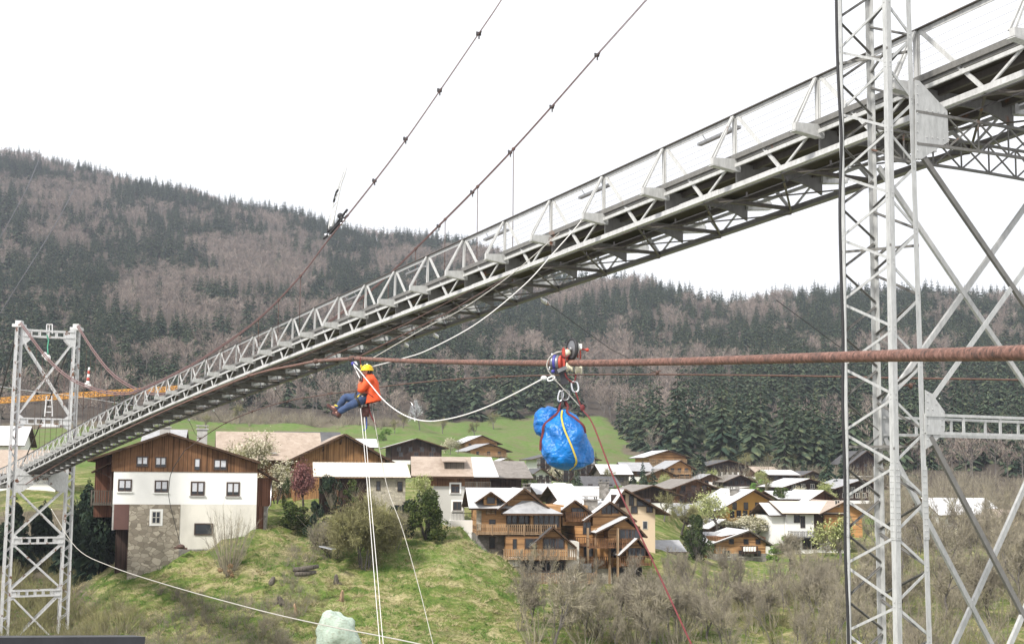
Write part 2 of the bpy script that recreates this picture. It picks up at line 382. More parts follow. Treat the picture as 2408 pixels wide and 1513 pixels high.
def ridge_y(px): return np.interp(px, [-700,1200,1500,3200],[985,985,800,790])
def make_ground():
    m = NT('mountain ground')
    at = m.n('ShaderNodeVertexColor', layer_name='zone'); sep = m.n('ShaderNodeSeparateColor'); m.l(at.outputs[0], sep.inputs[0])
    v = m.pos(); big = m.noise(v, .09, 5, .65); mid = m.noise(v, .55, 5, .7); fine = m.noise(m.pos((1,1,2.2)), 3.2, 5, .75)
    st = m.noise(m.pos((.16,.75,.5),(0,0,R(38))), 1.0, 6, .72)
    bank = m.ramp(m.mix(.55, mid, st), [(.38, (.080,.142,.028)), (.48, (.155,.195,.052)), (.55, (.31,.285,.135)), (.65, (.48,.42,.245))])
    bank = m.mix(m.ramp(fine, [(.33,(.85,.85,.85)),(.52,(0,0,0))]), bank, (.075,.08,.032))
    bank = m.mix(m.ramp(big, [(.55,(0,0,0)),(.72,(.85,.85,.85))]), bank, m.ramp(fine, [(.35,(.085,.17,.027)),(.65,(.165,.265,.055))]))
    bank = m.mix(m.ramp(big, [(.28,(.75,.75,.75)),(.42,(0,0,0))]), bank, m.ramp(fine, [(.35,(.15,.12,.08)),(.65,(.29,.235,.165))]))
    mead = m.ramp(mid, [(.3, (.085,.155,.032)), (.5, (.125,.195,.050)), (.68, (.19,.20,.095))])
    mead = m.mix(m.ramp(big, [(.46,(0,0,0)),(.62,(.85,.85,.85))]), mead, m.ramp(fine, [(.35,(.13,.125,.06)),(.65,(.22,.20,.115))]))
    forest = m.ramp(fine, [(.3,(.05,.045,.038)),(.7,(.13,.105,.085))])
    scrub = m.ramp(mid, [(.3,(.10,.085,.06)),(.7,(.20,.17,.125))])
    def soft(ch):
        a = m.n('ShaderNodeMath', operation='ADD'); m.l(ch, a.inputs[0])
        k = m.n('ShaderNodeMath', operation='MULTIPLY_ADD'); m.l(big, k.inputs[0]); k.inputs[1].default_value = 1.1; k.inputs[2].default_value = -.55
        m.l(k.outputs[0], a.inputs[1]); return m.ramp(a.outputs[0], [(.4,(0,0,0)),(.6,(1,1,1))])
    col = m.mix(soft(sep.outputs[0]), bank, mead); col = m.mix(soft(sep.outputs[2]), col, scrub); col = m.mix(soft(sep.outputs[1]), col, forest)
    m.bump(fine, .8, .25); mat = m.done(col, .95, 0, .05)
    nu, ny = len(UG), len(YS)
    V = np.stack([UG[:,None]*YS[None,:], np.broadcast_to(YS[None,:], (nu,ny)), ZG], -1).reshape(-1,3)
    ii, jj = np.meshgrid(np.arange(nu-1), np.arange(ny-1), indexing='ij'); a = (ii*ny+jj).ravel()
    o = np_mesh('ground', V, np.stack([a, a+ny, a+ny+1, a+1], -1), [mat], smooth=True)
    ca = o.data.color_attributes.new('zone', 'FLOAT_COLOR', 'POINT'); C = np.zeros((nu*ny,4), np.float32); C[:,3] = 1
    px = CX + F*V[:,0]/V[:,1]; Y = V[:,1]/KS; fe = forest_edge(px)
    C[:,0] = np.clip((Y-135)/40, 0, 1); C[:,1] = np.clip((Y-fe)/25+.3, 0, 1)
    C[:,2] = np.clip((Y-fe+20)/14, 0, 1)*np.clip((1010-px)/90,0,1) + np.clip((px-1480)/160,0,1)*np.clip((Y-125)/60,0,1)*.62 + np.clip((330-px)/160,0,1)*np.clip(1.3-(Y-95)/40,0,1)*.8
    hole = ((px-1515)/55)**2 + ((Y-305)/20)**2; C[:,2] = np.maximum(C[:,2], np.clip(1.5-hole,0,1)); C[:,2] = np.clip(C[:,2],0,1)
    ca.data.foreach_set('color', C.ravel()); tag(o, kind='structure'); return o

# ---------------------------------------------------------------- vegetation
class Q:   # quad soup in numpy
    def __init__(s): s.v = []; s.m = []; s.n = 0
    def quads(s, q, m):      # q: (n,4,3)
        if len(q): s.v.append(np.asarray(q, np.float32)); s.m.append(np.full(len(q), m, np.int32))
    def tube(s, a, b, ra, rb, m, n=4):
        a, b = np.array(a, float), np.array(b, float); t = b-a; t /= np.linalg.norm(t)+1e-9
        u = np.cross(t, [.3,.9,.2]); u /= np.linalg.norm(u); w_ = np.cross(t, u); k = 2*np.pi*np.arange(n)/n
        ring = np.cos(k)[:,None]*u + np.sin(k)[:,None]*w_
        A = a+ring*ra; B = b+ring*rb; s.quads(np.stack([A, np.roll(A,-1,0), np.roll(B,-1,0), B], 1), m)
    def slivers(s, base, d, L, wd, m, tip=.25):   # thin tapering blades
        base, d = np.asarray(base, float), np.asarray(d, float)
        d = d/np.linalg.norm(d, axis=1, keepdims=True); r = rng.normal(size=d.shape); sd = np.cross(d, r); sd /= np.linalg.norm(sd, axis=1, keepdims=True)
        L = np.broadcast_to(L, (len(base),))[:,None]; wd = np.broadcast_to(wd, (len(base),))[:,None]; e = base+d*L
        s.quads(np.stack([base-sd*wd/2, base+sd*wd/2, e+sd*wd*tip/2, e-sd*wd*tip/2], 1), m)
    def leaves(s, c, size, m, flat=None):
        n = len(c); a = rng.normal(size=(n,3)); b = rng.normal(size=(n,3)); a /= np.linalg.norm(a,axis=1,keepdims=True); b = np.cross(a,b); b /= np.linalg.norm(b,axis=1,keepdims=True)
        z = size*rng.uniform(.6,1.3,(n,1)); s.quads(np.stack([c-a*z, c-b*z*.55, c+a*z, c+b*z*.55], 1), m)
    def get(s):
        v = np.concatenate(s.v); return v, np.concatenate(s.m)
    def obj(s, name, mats, loc=None):
        v, m = s.get(); n = len(v); return np_mesh(name, v.reshape(-1,3), np.arange(n*4).reshape(n,4), mats, m, loc)
def conifer_proto(seed, H=1.0, layers=15, per=11, slim=.19):
    r = np.random.default_rng(seed); q = Q(); q.tube((0,0,-.05),(0,0,.97),.013,.002,1,5)
    for k in range(layers):
        f = k/(layers-1); z = .10+.88*f**.92; rad = slim*(1-f)**.8*r.uniform(.8,1.15)+.012
        n = max(4, int(per*(1-f*.55))); a0 = r.uniform(0,6.28)
        for j in range(n):
            a = a0+6.283*j/n+r.normal()*.2; L = rad*r.uniform(.62,1.18); dz = -L*r.uniform(.25,.62)
            w_ = L*r.uniform(.30,.5)+.008; c, s_ = math.cos(a), math.sin(a); z0 = z+r.normal()*.012
            p0 = np.array([0,0,z0]); p1 = np.array([c*L,s_*L,z0+dz]); mid = p0*.45+p1*.55+np.array([0,0,.10*L]); sd = np.array([-s_,c,0])*w_*.5
            dn = np.array([0,0,-w_*.55])
            q.quads(np.array([[p0, mid+sd+dn*.4, p1, mid], [p0, mid, p1, mid-sd+dn*.4]]), 0)
            if k % 2 == 0: q.quads(np.array([[p0*.6+p1*.4, mid+dn*1.6+sd*.3, p1+dn, p1]]), 0)
    return q.get()
def beech_proto(seed, n=230, spread=.30):
    r = np.random.default_rng(seed); q = Q(); q.tube((0,0,-.05),(0,0,.62),.016,.006,1,4)
    base = []; dr = []; LL = []
    for k in range(16):
        a = r.uniform(0,6.283); z = r.uniform(.25,.62); tip = np.array([math.cos(a)*spread*r.uniform(.4,1), math.sin(a)*spread*r.uniform(.4,1), z+r.uniform(.16,.36)])
        q.tube((0,0,z), tip, .006, .002, 1, 3)
        m_ = n//16
        t = r.uniform(.2,1,m_)[:,None]; b = np.array([0,0,z])*(1-t)+tip*t+r.normal(size=(m_,3))*.028
        base.append(b); d = (tip-np.array([0,0,z]))/np.linalg.norm(tip-[0,0,z])+r.normal(size=(m_,3))*.55+[0,0,.55]; dr.append(d); LL.append(r.uniform(.06,.14,m_))
    q.slivers(np.concatenate(base), np.concatenate(dr), np.concatenate(LL), .0085, 0); return q.get()
def merge(name, protos, pts, hs, mats, widths=None):
    vs, ms = [], []
    pid = rng.integers(0, len(protos), len(pts)); ang = rng.uniform(0,6.283,len(pts))
    for k, (v, m) in enumerate(protos):
        ix = np.where(pid == k)[0]
        if not len(ix): continue
        c, s = np.cos(ang[ix]), np.sin(ang[ix]); h = hs[ix][:,None,None]; wd = (widths[ix] if widths is not None else hs[ix])[:,None,None]
        x, y, z = v[None,...,0], v[None,...,1], v[None,...,2]
        X = (x*c[:,None,None]-y*s[:,None,None])*wd+pts[ix,0][:,None,None]; Yv = (x*s[:,None,None]+y*c[:,None,None])*wd+pts[ix,1][:,None,None]; Z = z*h+pts[ix,2][:,None,None]
        vs.append(np.stack([X,Yv,Z],-1).reshape(-1,4,3).astype(np.float32)); ms.append(np.tile(m, len(ix)))
    v = np.concatenate(vs); m = np.concatenate(ms); n = len(v)
    return np_mesh(name, v.reshape(-1,3), np.arange(n*4).reshape(n,4), mats, m)
def soup_obj(name, proto, mats, loc=(0,0,0), h=1, rz=0):
    v, m = proto; n = len(v); return np_mesh(name, v.reshape(-1,3), np.arange(n*4).reshape(n,4), mats, m, loc)
def vnoise(x, y, s, seed=0):
    return np.array([noise.noise(Vector((a*s+seed*17.3, b*s-seed*9.1, seed*3.7))) for a, b in zip(x, y)])
def forest():
    step = 8.6; xs = np.arange(-620, 700, step); ys = np.arange(235, 985, step)*KS; X, Y = np.meshgrid(xs, ys)
    X = (X+rng.uniform(-.48,.48,X.shape)*step).ravel(); Y = (Y+rng.uniform(-.48,.48,Y.shape)*step*KS).ravel(); W_ = Y/KS
    px = CX+F*X/Y; ok = (px > -330) & (px < 2750) & (W_ > forest_edge(px)+rng.uniform(-6,10,len(px))) & (W_ < ridge_y(px)+8)
    X, Y, W_, px = X[ok], Y[ok], W_[ok], px[ok]; Z = ground(X, Y)
    py = np.array([proj(Vector((a,b,c)))[1] for a, b, c in zip(X, Y, Z)])
    nb = vnoise(X, W_, .012, 1)*1.15+vnoise(X, W_, .035, 2)*.75+rng.normal(size=len(X))*.11
    # open beech slopes lie on the upper left hillside, conifers elsewhere
    bias = .34*np.exp(-(((px-430)/420)**2+((py-620)/150)**2))+.10*np.exp(-(((px-700)/500)**2+((py-760)/130)**2))-.16*(py < 520)*(px < 1500)+.10*np.exp(-(((px-1250)/260)**2+((py-790)/130)**2))-.10*(px > 1500)
    bare = nb+bias-.10*np.exp(-(((px-150)/330)**2+((py-880)/150)**2)) > .20
    low = (px < 1000) & (W_ < forest_edge(px)+26); bare |= low & (rng.uniform(size=len(X)) < .75)
    ridge = W_ > ridge_y(px)-30; bare &= ~(ridge & (rng.uniform(size=len(X)) < .85))
    H = np.where(bare, rng.uniform(12,18,len(X)), rng.uniform(14,26,len(X))*(.85+.25*vnoise(X,W_,.02,5)))
    H = np.where(low & bare, H*.75, H); H[ridge & ~bare] *= rng.uniform(.7,1.15,(ridge & ~bare).sum())
    near_ = (~bare) & (W_ < 430) & (px > 950); H = np.where(near_, H*1.32, H); kp = ~(near_ & (rng.uniform(size=len(X)) < .34)); X, Y, W_, px, py, Z, H, bare = [a[kp] for a in (X, Y, W_, px, py, Z, H, bare)]
    pts = np.stack([X, Y, Z], -1)
    CPR = [conifer_proto(i, slim=[.17,.21,.19,.15,.23][i]) for i in range(5)]; BPR = [beech_proto(20+i, spread=[.3,.36,.27,.33][i]) for i in range(4)]
    cm = [M['conifer'], M['bark_dark']]; bm = [M['beech'], M['bark']]
    # nearest trees along the forest edge stand as trees of their own
    ang = H/W_; ci = np.where(~bare)[0]; bi = np.where(bare)[0]
    vis = (px > 0) & (px < 2407)
    cnear = ci[np.argsort(-(ang*vis)[ci])][:240]; bnear = bi[np.argsort(-(ang*vis)[bi])][:66]
    for ids, PR, mats, nm, lab, cat, grp in ((cnear, CPR, cm, 'conifer_tree', 'dark green conifer standing along the lower edge of the hillside forest', 'tree', 'conifers at the lower forest edge'),
                                     (bnear, BPR, bm, 'bare_tree', 'leafless grey brown tree standing along the lower edge of the hillside forest', 'tree', 'bare trees at the lower forest edge')):
        base = [soup_obj(nm, p, mats).data for p in PR]
        for o in [o for o in COL.objects if o.data in base]: bpy.data.objects.remove(o)
        for k in ids:
            o = bpy.data.objects.new(nm, base[rng.integers(0, len(base))]); COL.objects.link(o)
            o.location = pts[k]; h = float(H[k]); o.scale = (h*1.05, h*1.05, h); o.rotation_euler = (0,0,float(rng.uniform(0,6.28))); tag(o, lab, cat, grp)
    cf = np.setdiff1d(ci, cnear); bf = np.setdiff1d(bi, bnear)
    tag(merge('conifer_forest', CPR, pts[cf], H[cf], cm, H[cf]*rng.uniform(.9,1.3,len(cf))), 'dark conifer forest covering the hillsides up to the ridges', 'forest', kind='stuff')
    tag(merge('beech_wood', BPR, pts[bf], H[bf], bm, H[bf]*rng.uniform(1.0,1.5,len(bf))), 'leafless purple brown wood between the conifers on the hillsides', 'wood', kind='stuff')
    print('FOREST', len(cf), len(bf))
def haze():
    t = bpy.data.materials.new('mountain air'); t.use_nodes = True; n = t.node_tree; n.nodes.clear()
    o = n.nodes.new('ShaderNodeOutputMaterial'); v = n.nodes.new('ShaderNodeVolumePrincipled')
    v.inputs['Color'].default_value = (.80,.86,1,1); v.inputs['Density'].default_value = HAZE; v.inputs['Anisotropy'].default_value = .2
    n.links.new(v.outputs[0], o.inputs['Volume'])
    zmin = float(ZG.min())-1; h = MB().box(-2500, 2500, -60, YS[-1]+5, zmin, 640).build('haze', t); tag(h, kind='stuff')
HAZE = .000125
# ---------------------------------------------------------------- buildings
class House:
    """A building: an Empty at the foot of its front wall; x across, y away, z up, in metres."""
    def __init__(s, label, pl, pr, pb, Y, yaw=0, cat='house', name='house', group=None, pad=True):
        s.o = P((pl+pr)/2, pb, Y); s.Y = Y; s.yaw = R(yaw); s.ax = Vector((math.cos(s.yaw), math.sin(s.yaw), 0)); s.ay = Vector((-s.ax.y, s.ax.x, 0))
        s.root = empty(name, s.o, label, cat, group, s.yaw); s.W = s.lx(pr)-s.lx(pl)
        s.pad = pad
    def lx(s, px, y=0): return (Pplane(px, 1150, s.o+s.ay*y, s.ay)-s.o).dot(s.ax)
    def lz(s, py, y=0, px=None):
        return Pplane(px if px else proj(s.o)[0], py, s.o+s.ay*y, s.ay).z - s.o.z
    def put(s, mb, name, mats, parent=None, label=None):
        o = mb.build(name, mats, parent or s.root)
        if label: o['label'] = label
        return o
    def vol(s, x0, x1, y0, y1, z0, z1, mat, name='wall', label=None):
        return s.put(MB().box(x0, x1, y0, y1, z0, z1), name, mat, label=label)
    def gable_wall(s, x0, x1, y0, y1, z0, ze, zr, mat, axis='y', name='gable_wall', xr=None):
        mb = MB()
        if axis == 'y':
            xm = (x0+x1)/2 if xr is None else xr
            mb.prism([(x0,y0,z0),(x1,y0,z0),(x1,y0,ze),(xm,y0,zr),(x0,y0,ze)], (0,y1-y0,0))
        else:
            ym = (y0+y1)/2
            mb.prism([(x0,y0,z0),(x0,y0,ze),(x0,ym,zr),(x0,y1,ze),(x0,y1,z0)], (x1-x0,0,0))
        return s.put(mb, name, mat)
    def roof(s, x0, x1, y0, y1, ze, zr, mat, axis='y', ov=.9, th=.2, edge='beam', xr=None, name='roof', og=None):
        og = ov if og is None else og; mb = MB()
        def slab(a, b, c, d):   # a,b eave edge ; c,d ridge edge
            a, b, c, d = map(vec, (a, b, c, d)); n = (b-a).cross(d-a).normalized()
            if n.z < 0: n = -n
            lo = [a, b, c, d]; hi = [q+n*th for q in lo]
            mb.add(lo+hi, [(4,5,6,7)], 0); mb.add(lo+hi, [(3,2,1,0),(0,1,5,4),(1,2,6,5),(2,3,7,6),(3,0,4,7)], 1)
        if axis == 'y':
            xm = (x0+x1)/2 if xr is None else xr
            for xe, sg in ((x0,-1),(x1,1)):
                k = (zr-ze)/abs(xm-xe); xe2 = xe+sg*ov; ze2 = ze-k*ov
                slab((xe2,y0-og,ze2),(xe2,y1+og,ze2),(xm,y1+og,zr),(xm,y0-og,zr))
        else:
            ym = (y0+y1)/2
            for ye, sg in ((y0,-1),(y1,1)):
                k = (zr-ze)/abs(ym-ye); ye2 = ye+sg*ov; ze2 = ze-k*ov
                slab((x0-og,ye2,ze2),(x1+og,ye2,ze2),(x1+og,ym,zr),(x0-og,ym,zr))
        return s.put(mb, name, [M[mat], M[edge]])
    def fp(s, side, u, v, d):   # a point on a facade: u along it, v up, d outwards
        return {'f': (u, s.fy-d, v), 'l': (s.fl-d, u, v), 'r': (s.fr+d, u, v)}[side]
    def window(s, u, z, w, h, side='f', at=None, frame='frame', sill=None, curtain=False, bars=1, name='window', surround=None):
        s.fy, s.fl, s.fr = (at if at is not None else 0,)*3
        def bx(mb, u0, u1, z0, z1, d0, d1, m=0):
            a = s.fp(side, u0, z0, d0); b = s.fp(side, u1, z1, d1)
            mb.box(min(a[0],b[0]),max(a[0],b[0]),min(a[1],b[1]),max(a[1],b[1]),z0,z1,m)
        t = max(.07, min(w,h)*.1); mb = MB()
        bx(mb,u,u+t,z,z+h,.002,.075); bx(mb,u+w-t,u+w,z,z+h,.002,.075); bx(mb,u+t,u+w-t,z,z+t,.002,.074); bx(mb,u+t,u+w-t,z+h-t,z+h,.002,.074)
        for k in range(bars): xx = u+w*(k+1)/(bars+1); bx(mb,xx-t*.5,xx+t*.5,z+t,z+h-t,.002,.072)
        if bars and h > 1.1 and name == 'window_grid': bx(mb,u+t,u+w-t,z+h*.5-.03,z+h*.5+.03,.002,.07)
        f = s.put(mb, 'window', M[frame])
        pm = MB(); bx(pm,u+t*.8,u+w-t*.8,z+t*.8,z+h-t*.8,.001,.03); s.put(pm, 'pane', M['glass'], f)
        if curtain:
            cm = MB(); bx(cm,u+t*1.2,u+w-t*1.2,z+h*.30,z+h-t*1.2,.031,.036); s.put(cm, 'curtain', M['curtain'], f)
        if sill:
            sm = MB(); bx(sm,u-.12,u+w+.12,z-.14,z-.01,.002,.16); s.put(sm, 'sill', M[sill], f)
        if surround:
            sm = MB(); q = .22; bx(sm,u-q,u,z-q,z+h+q,.002,.05); bx(sm,u+w,u+w+q,z-q,z+h+q,.002,.05); bx(sm,u,u+w,z-q,z-.001,.002,.05); bx(sm,u,u+w,z+h+.001,z+h+q,.002,.05)
            s.put(sm, 'surround', M[surround], f)
        return f
    def row(s, n, u0, u1, z, w, h, side='f', at=None, **kw):
        for k in range(n):
            c = u0+(u1-u0)*(k+.5)/n; s.window(c-w/2, z, w, h, side, at, **kw)
    def balcony(s, x0, x1, z, y=0, d=1.3, hh=1.0, mat='rail', slats=True, side='f'):
        mb = MB(); y0 = y-d
        mb.box(x0, x1, y0, y-.003, z-.16, z); b = s.put(mb, 'balcony', M[mat])
        r = MB(); r.box(x0, x1, y0, y0+.07, z+hh-.08, z+hh); r.box(x0, x1, y0+.005, y0+.06, z+.10, z+.17)
        for xx in (x0, x1-.07): r.box(xx, xx+.07, y0+.075, y-.003, z+hh-.08, z+hh)
        n = max(2, int((x1-x0)/(.24 if slats else 1.3)))
        for k in range(n):
            xx = x0+.05+(x1-x0-.2)*k/(n-1)
            if slats: r.box(xx, xx+.11, y0+.01, y0+.045, z+.02, z+hh-.09)
        m = max(2, int((x1-x0)/1.8)+1)
        for k in range(m):
            xx = x0+(x1-x0-.12)*k/(m-1); r.box(xx, xx+.12, y0-.02, y0+.09, z-.3, z+hh+.03)
        s.put(r, 'railing', M[mat], b); return b
    def chimney(s, x, y, z0, z1, w=.8, mat='concrete', cap=True):
        mb = MB().box(x-w/2, x+w/2, y-w/2, y+w/2, z0, z1); c = s.put(mb, 'chimney', M[mat])
        if cap:
            k = MB().box(x-w*.62, x+w*.62, y-w*.62, y+w*.62, z1+.002, z1+.12)
            for a, b in ((-1,-1),(1,-1),(-1,1),(1,1)): k.box(x+a*w*.4-.06, x+a*w*.4+.06, y+b*w*.4-.06, y+b*w*.4+.06, z1+.122, z1+.4)
            k.box(x-w*.6, x+w*.6, y-w*.6, y+w*.6, z1+.402, z1+.5); s.put(k, 'chimney_cap', M[mat], c)
    def plot(s, depth):
        if s.pad:
            c = s.root.matrix_basis @ Vector((0, depth/2, 0)); PADS.append((c.x, c.y, s.o.z, max(s.W, depth)*.62))
def chalet(label, pl, pr, pb, pe, prg, Y, dep, kind='gable', low=0.0, lmat='plaster', umat='timber', roof='roof_pale', yaw=10, ov=.9, rows=((.62,3),), low_rows=(), balc=(), chim=None, wsz=(1.0,1.15), side=0, frame='frame', group=None, sm=None, cat='house', name='house', xr=None, edge='beam', bmat=None):
    h = House(label, pl, pr, pb, Y, yaw, cat, name, group); W = h.W; a = W/2
    ze = h.lz(pe); zr = h.lz(prg, 0 if kind == 'gable' else dep/2); zl = ze*low
    h.vol(-a, a, 0, dep, -3.5, max(zl, .05) if low else .05, M[lmat])
    if kind == 'gable': h.gable_wall(-a-.02, a+.02, -.02, dep+.02, max(zl,.05)+.003 if low else .052, ze, zr, M[umat], 'y', xr=None if xr is None else -a+xr*W)
    else: h.gable_wall(-a-.02, a+.02, -.02, dep+.02, max(zl,.05)+.003 if low else .052, ze, zr, M[umat], 'x')
    h.roof(-a, a, 0, dep, ze+.04, zr+.04, roof, 'y' if kind == 'gable' else 'x', ov, xr=None if xr is None else -a+xr*W, edge=edge)
    w, hh = wsz
    for fz, n in rows: h.row(n, -a*.9, a*.9, ze*fz, w, hh, 'f', -.022, frame=frame)
    for fz, n in low_rows: h.row(n, -a*.9, a*.9, ze*fz, w, hh, 'f', -.003, frame=frame)
    if side:
        sd = 'l' if side < 0 else 'r'
        for fz, n in rows: h.row(abs(side), .8, dep-.8, ze*fz, w, hh, sd, -a-.022 if side < 0 else a+.022, frame=frame)
    for fz, x0, x1 in balc: h.balcony(-a+x0*W, -a+x1*W, ze*fz, -.02, 1.2, .95, bmat or ('rail' if umat != 'timber_dark' else 'timber_dark'), slats=True)
    if chim: h.chimney(-a+chim[0]*W, chim[1]*dep, ze, zr+chim[2], .75, 'concrete')
    h.plot(dep); return h

# -- the white house with the stone base beside the far pylon
h = House('white house with brown boarded gable and rubble stone base, nearest the bridge', 265, 605, 1340, 88, yaw=12, cat='house'); Xl, Xr = h.lx(266), h.lx(604); D = 13
z1 = h.lz(1185); z2 = h.lz(1109); X3 = h.lx(425); zl = h.lz(1187)
z0r = h.lz(1285)
h.vol(Xl, Xr, 0, D, z1+.003, z2, M['plaster'])
h.vol(X3, Xr, .01, D, h.lz(1290), z1, M['plaster_old'], label='lower white wall with grey stains towards its foot')
xs0 = h.lx(306); h.vol(xs0, X3-.003, -.05, D, -4, z1-.003, M['stone'], 'stone_wall', 'rubble stone wall of the lower storey')
h.vol(X3, Xr-3.5, -.06, D-.1, -4, h.lz(1290)-.003, M['stone_grey'], 'stone_wall', 'grey stone footing under the white wall')
h.vol(Xl, Xl+.28, .02, D, h.lz(1245), z1-.003, M['concrete'], 'pier')
h.vol(h.lx(270), h.lx(305.5), -.04, .12, h.lz(1244), z1-.005, M['door_brown'], 'shutter_panel', 'brown panel above the dark cellar opening')
h.vol(Xl+.3, xs0-.003, 2.4, D, -4, z1-.01, M['timber_dark'], 'cellar_wall')
zrg = h.lz(1022, -.4); xrg = h.lx(392); ze = h.lz(1092)
mb = MB().prism([(Xl-.25,-.06,z2+.004),(Xr+.02,-.06,z2+.004),(Xr+.02,-.06,h.lz(1088)),(xrg,-.06,zrg),(Xl-.25,-.06,h.lz(1062))], (0,D,0)); h.put(mb, 'gable_wall', M['timber'])
def slope(h, a, b, mat, th=.24, name='roof', y0=-1.0, y1=D+.8, parent=None):
    mb = MB(); (xa,za), (xb,zb) = a, b; n = Vector((-(zb-za),0,xb-xa)).normalized()*th
    if n.z < 0: n = -n
    lo = [Vector(q) for q in ((xa,y0,za),(xb,y0,zb),(xb,y1,zb),(xa,y1,za))]; hi = [q+n for q in lo]
    mb.add(lo+hi, [(4,5,6,7)], 0); mb.add(lo+hi, [(3,2,1,0),(0,1,5,4),(1,2,6,5),(2,3,7,6),(3,0,4,7)], 1)
    return h.put(mb, name, [M[mat], M['beam']], parent)
slope(h, (xrg,zrg+.03), (Xr+.25,h.lz(1088)), 'roof_brown'); slope(h, (xrg,zrg+.03), (h.lx(205),h.lz(1087)), 'roof_brown')
for px, w, py0, py1, cur in ((276,31,1155,1127,1),(362,31,1157,1129,1),(447,32,1164,1131,1),(531,31,1165,1132,1)):
    h.window(h.lx(px+1), h.lz(py0), w/F0*88, (py0-py1)/F0*88, at=0, curtain=True, sill='concrete' if px > 400 else 'plaster')
for px, w, py0, py1 in ((318,27,1098,1073),(362,26,1099,1074),(455,13,1104,1077),(500,31,1104,1078)):
    h.window(h.lx(px), h.lz(py0), w/F0*88, (py0-py1)/F0*88, at=-.062, curtain=True, bars=0 if w < 20 else 1)
h.window(h.lx(359), h.lz(1230), .95, 1.35, at=-.052, frame='frame_w', surround='plaster', name='window_grid')
h.vol(h.lx(460), h.lx(501), -.04, .1, h.lz(1256), h.lz(1231), M['glass'], 'cellar_window')
h.window(h.lx(459.5), h.lz(1257), 2.0, 1.3, at=-.045, bars=0)
xa, xb = Xr+.022, h.lx(640)
h.vol(xa, xb, 1.2, 9, h.lz(1189), h.lz(1122), M['timber_red'], 'side_wall', 'dark boarded lean-to on the right side')
h.vol(xa, h.lx(622), 1.25, 9, -1, h.lz(1189)-.003, M['timber_red'], 'side_wall'); h.vol(h.lx(622.3), h.lx(632), 1.25, 2.0, -1, h.lz(1189)-.003, M['stone_grey'], 'pier')
slope(h, (xa,h.lz(1102)), (h.lx(655),h.lz(1131)), 'roof_brown', .18, 'lean_to_roof', .4, 9.5)
h.put(MB().tube([(h.lx(638),1.1,h.lz(1130)),(h.lx(638),1.1,h.lz(1185)),(h.lx(631),1.15,h.lz(1195)),(h.lx(631),1.15,h.lz(1242))], .05, 6), 'drainpipe', M['alu'])
# left side: balcony, canopy and set-back timber wing
h.vol(h.lx(222,3), Xl-.26, 3, D, h.lz(1215,3), h.lz(1075,3), M['timber_red'], 'side_wall', 'timber wing set back on the left side')
h.balcony(h.lx(215,1), Xl-.05, h.lz(1184,1), 3.0, 2.4, 1.45, 'timber_grey')
slope(h, (Xl-.26,h.lz(1088)), (h.lx(213),h.lz(1113)), 'roof_brown', .14, 'canopy_roof', .2, 3)
h.put(MB().bar((Xl-.26,.3,h.lz(1124)),(h.lx(228),.3,h.lz(1107)),.12,.12).bar((Xl-.3,.3,h.lz(1106)),(Xl-.3,.3,h.lz(1180)),.16,.16), 'brace', M['timber_dark'])
for px, py0, py1, w, yy in ((383,1030,1006,1.1,2.5),(471,1062,1009,1.15,5.5)):
    h.chimney(h.lx(px,yy), yy, h.lz(py0,yy)-1, h.lz(py1,yy), w, 'concrete')
h.plot(10)
PADS.pop(); PADS.append((h.o.x+1.5, 95*KS, h.o.z+3.0, 5))
# -- the big barn behind it
h = House('long barn with pale tan roof and golden boarded gable, behind the blossom tree', 690, 895, 1165, 112, yaw=13, cat='barn', name='barn'); D = 14
xl, xr = h.lx(690), h.lx(905); xm = h.lx(806); zr = h.lz(1024); ze = h.lz(1080)
h.gable_wall(xl, xr, 0, 13, -4, ze, zr, M['timber_warm'], 'y', xr=xm); h.roof(xl, xr, 0, 12.9, ze+.05, zr+.05, 'roof_tan', 'y', 1.5, .28, xr=xm)
x0 = h.lx(520, 7); h.gable_wall(x0, xl+2.2, 3.0, 14, -4, h.lz(1078,4), h.lz(1022,8), M['timber'], 'x')
h.roof(x0, xl+3.2, 3.0, 14, h.lz(1076,3), h.lz(1021,8.5), 'roof_tan', 'x', 1.0, .28)
for px, w in ((735,2.2),(815,2.4)): h.vol(h.lx(px), h.lx(px)+w, -.06, .02, h.lz(1098), h.lz(1080), M['timber_warm'], 'hatch')
mb = MB()
for px in (757, 798, 860): mb.bar((h.lx(px),0,h.lz(1060 if px != 798 else 1043)),(h.lx(px),-1.2,h.lz(1049 if px != 798 else 1032)),.16,.16)
h.put(mb, 'roof_bracket', M['beam'])
for px in (628,): h.put(MB().bar((h.lx(px,4),2.9,h.lz(1066,4)),(h.lx(px,4)+1.2,2.9,h.lz(1066,4)),.5,.12), 'skylight', M['alu'])
h.plot(13)
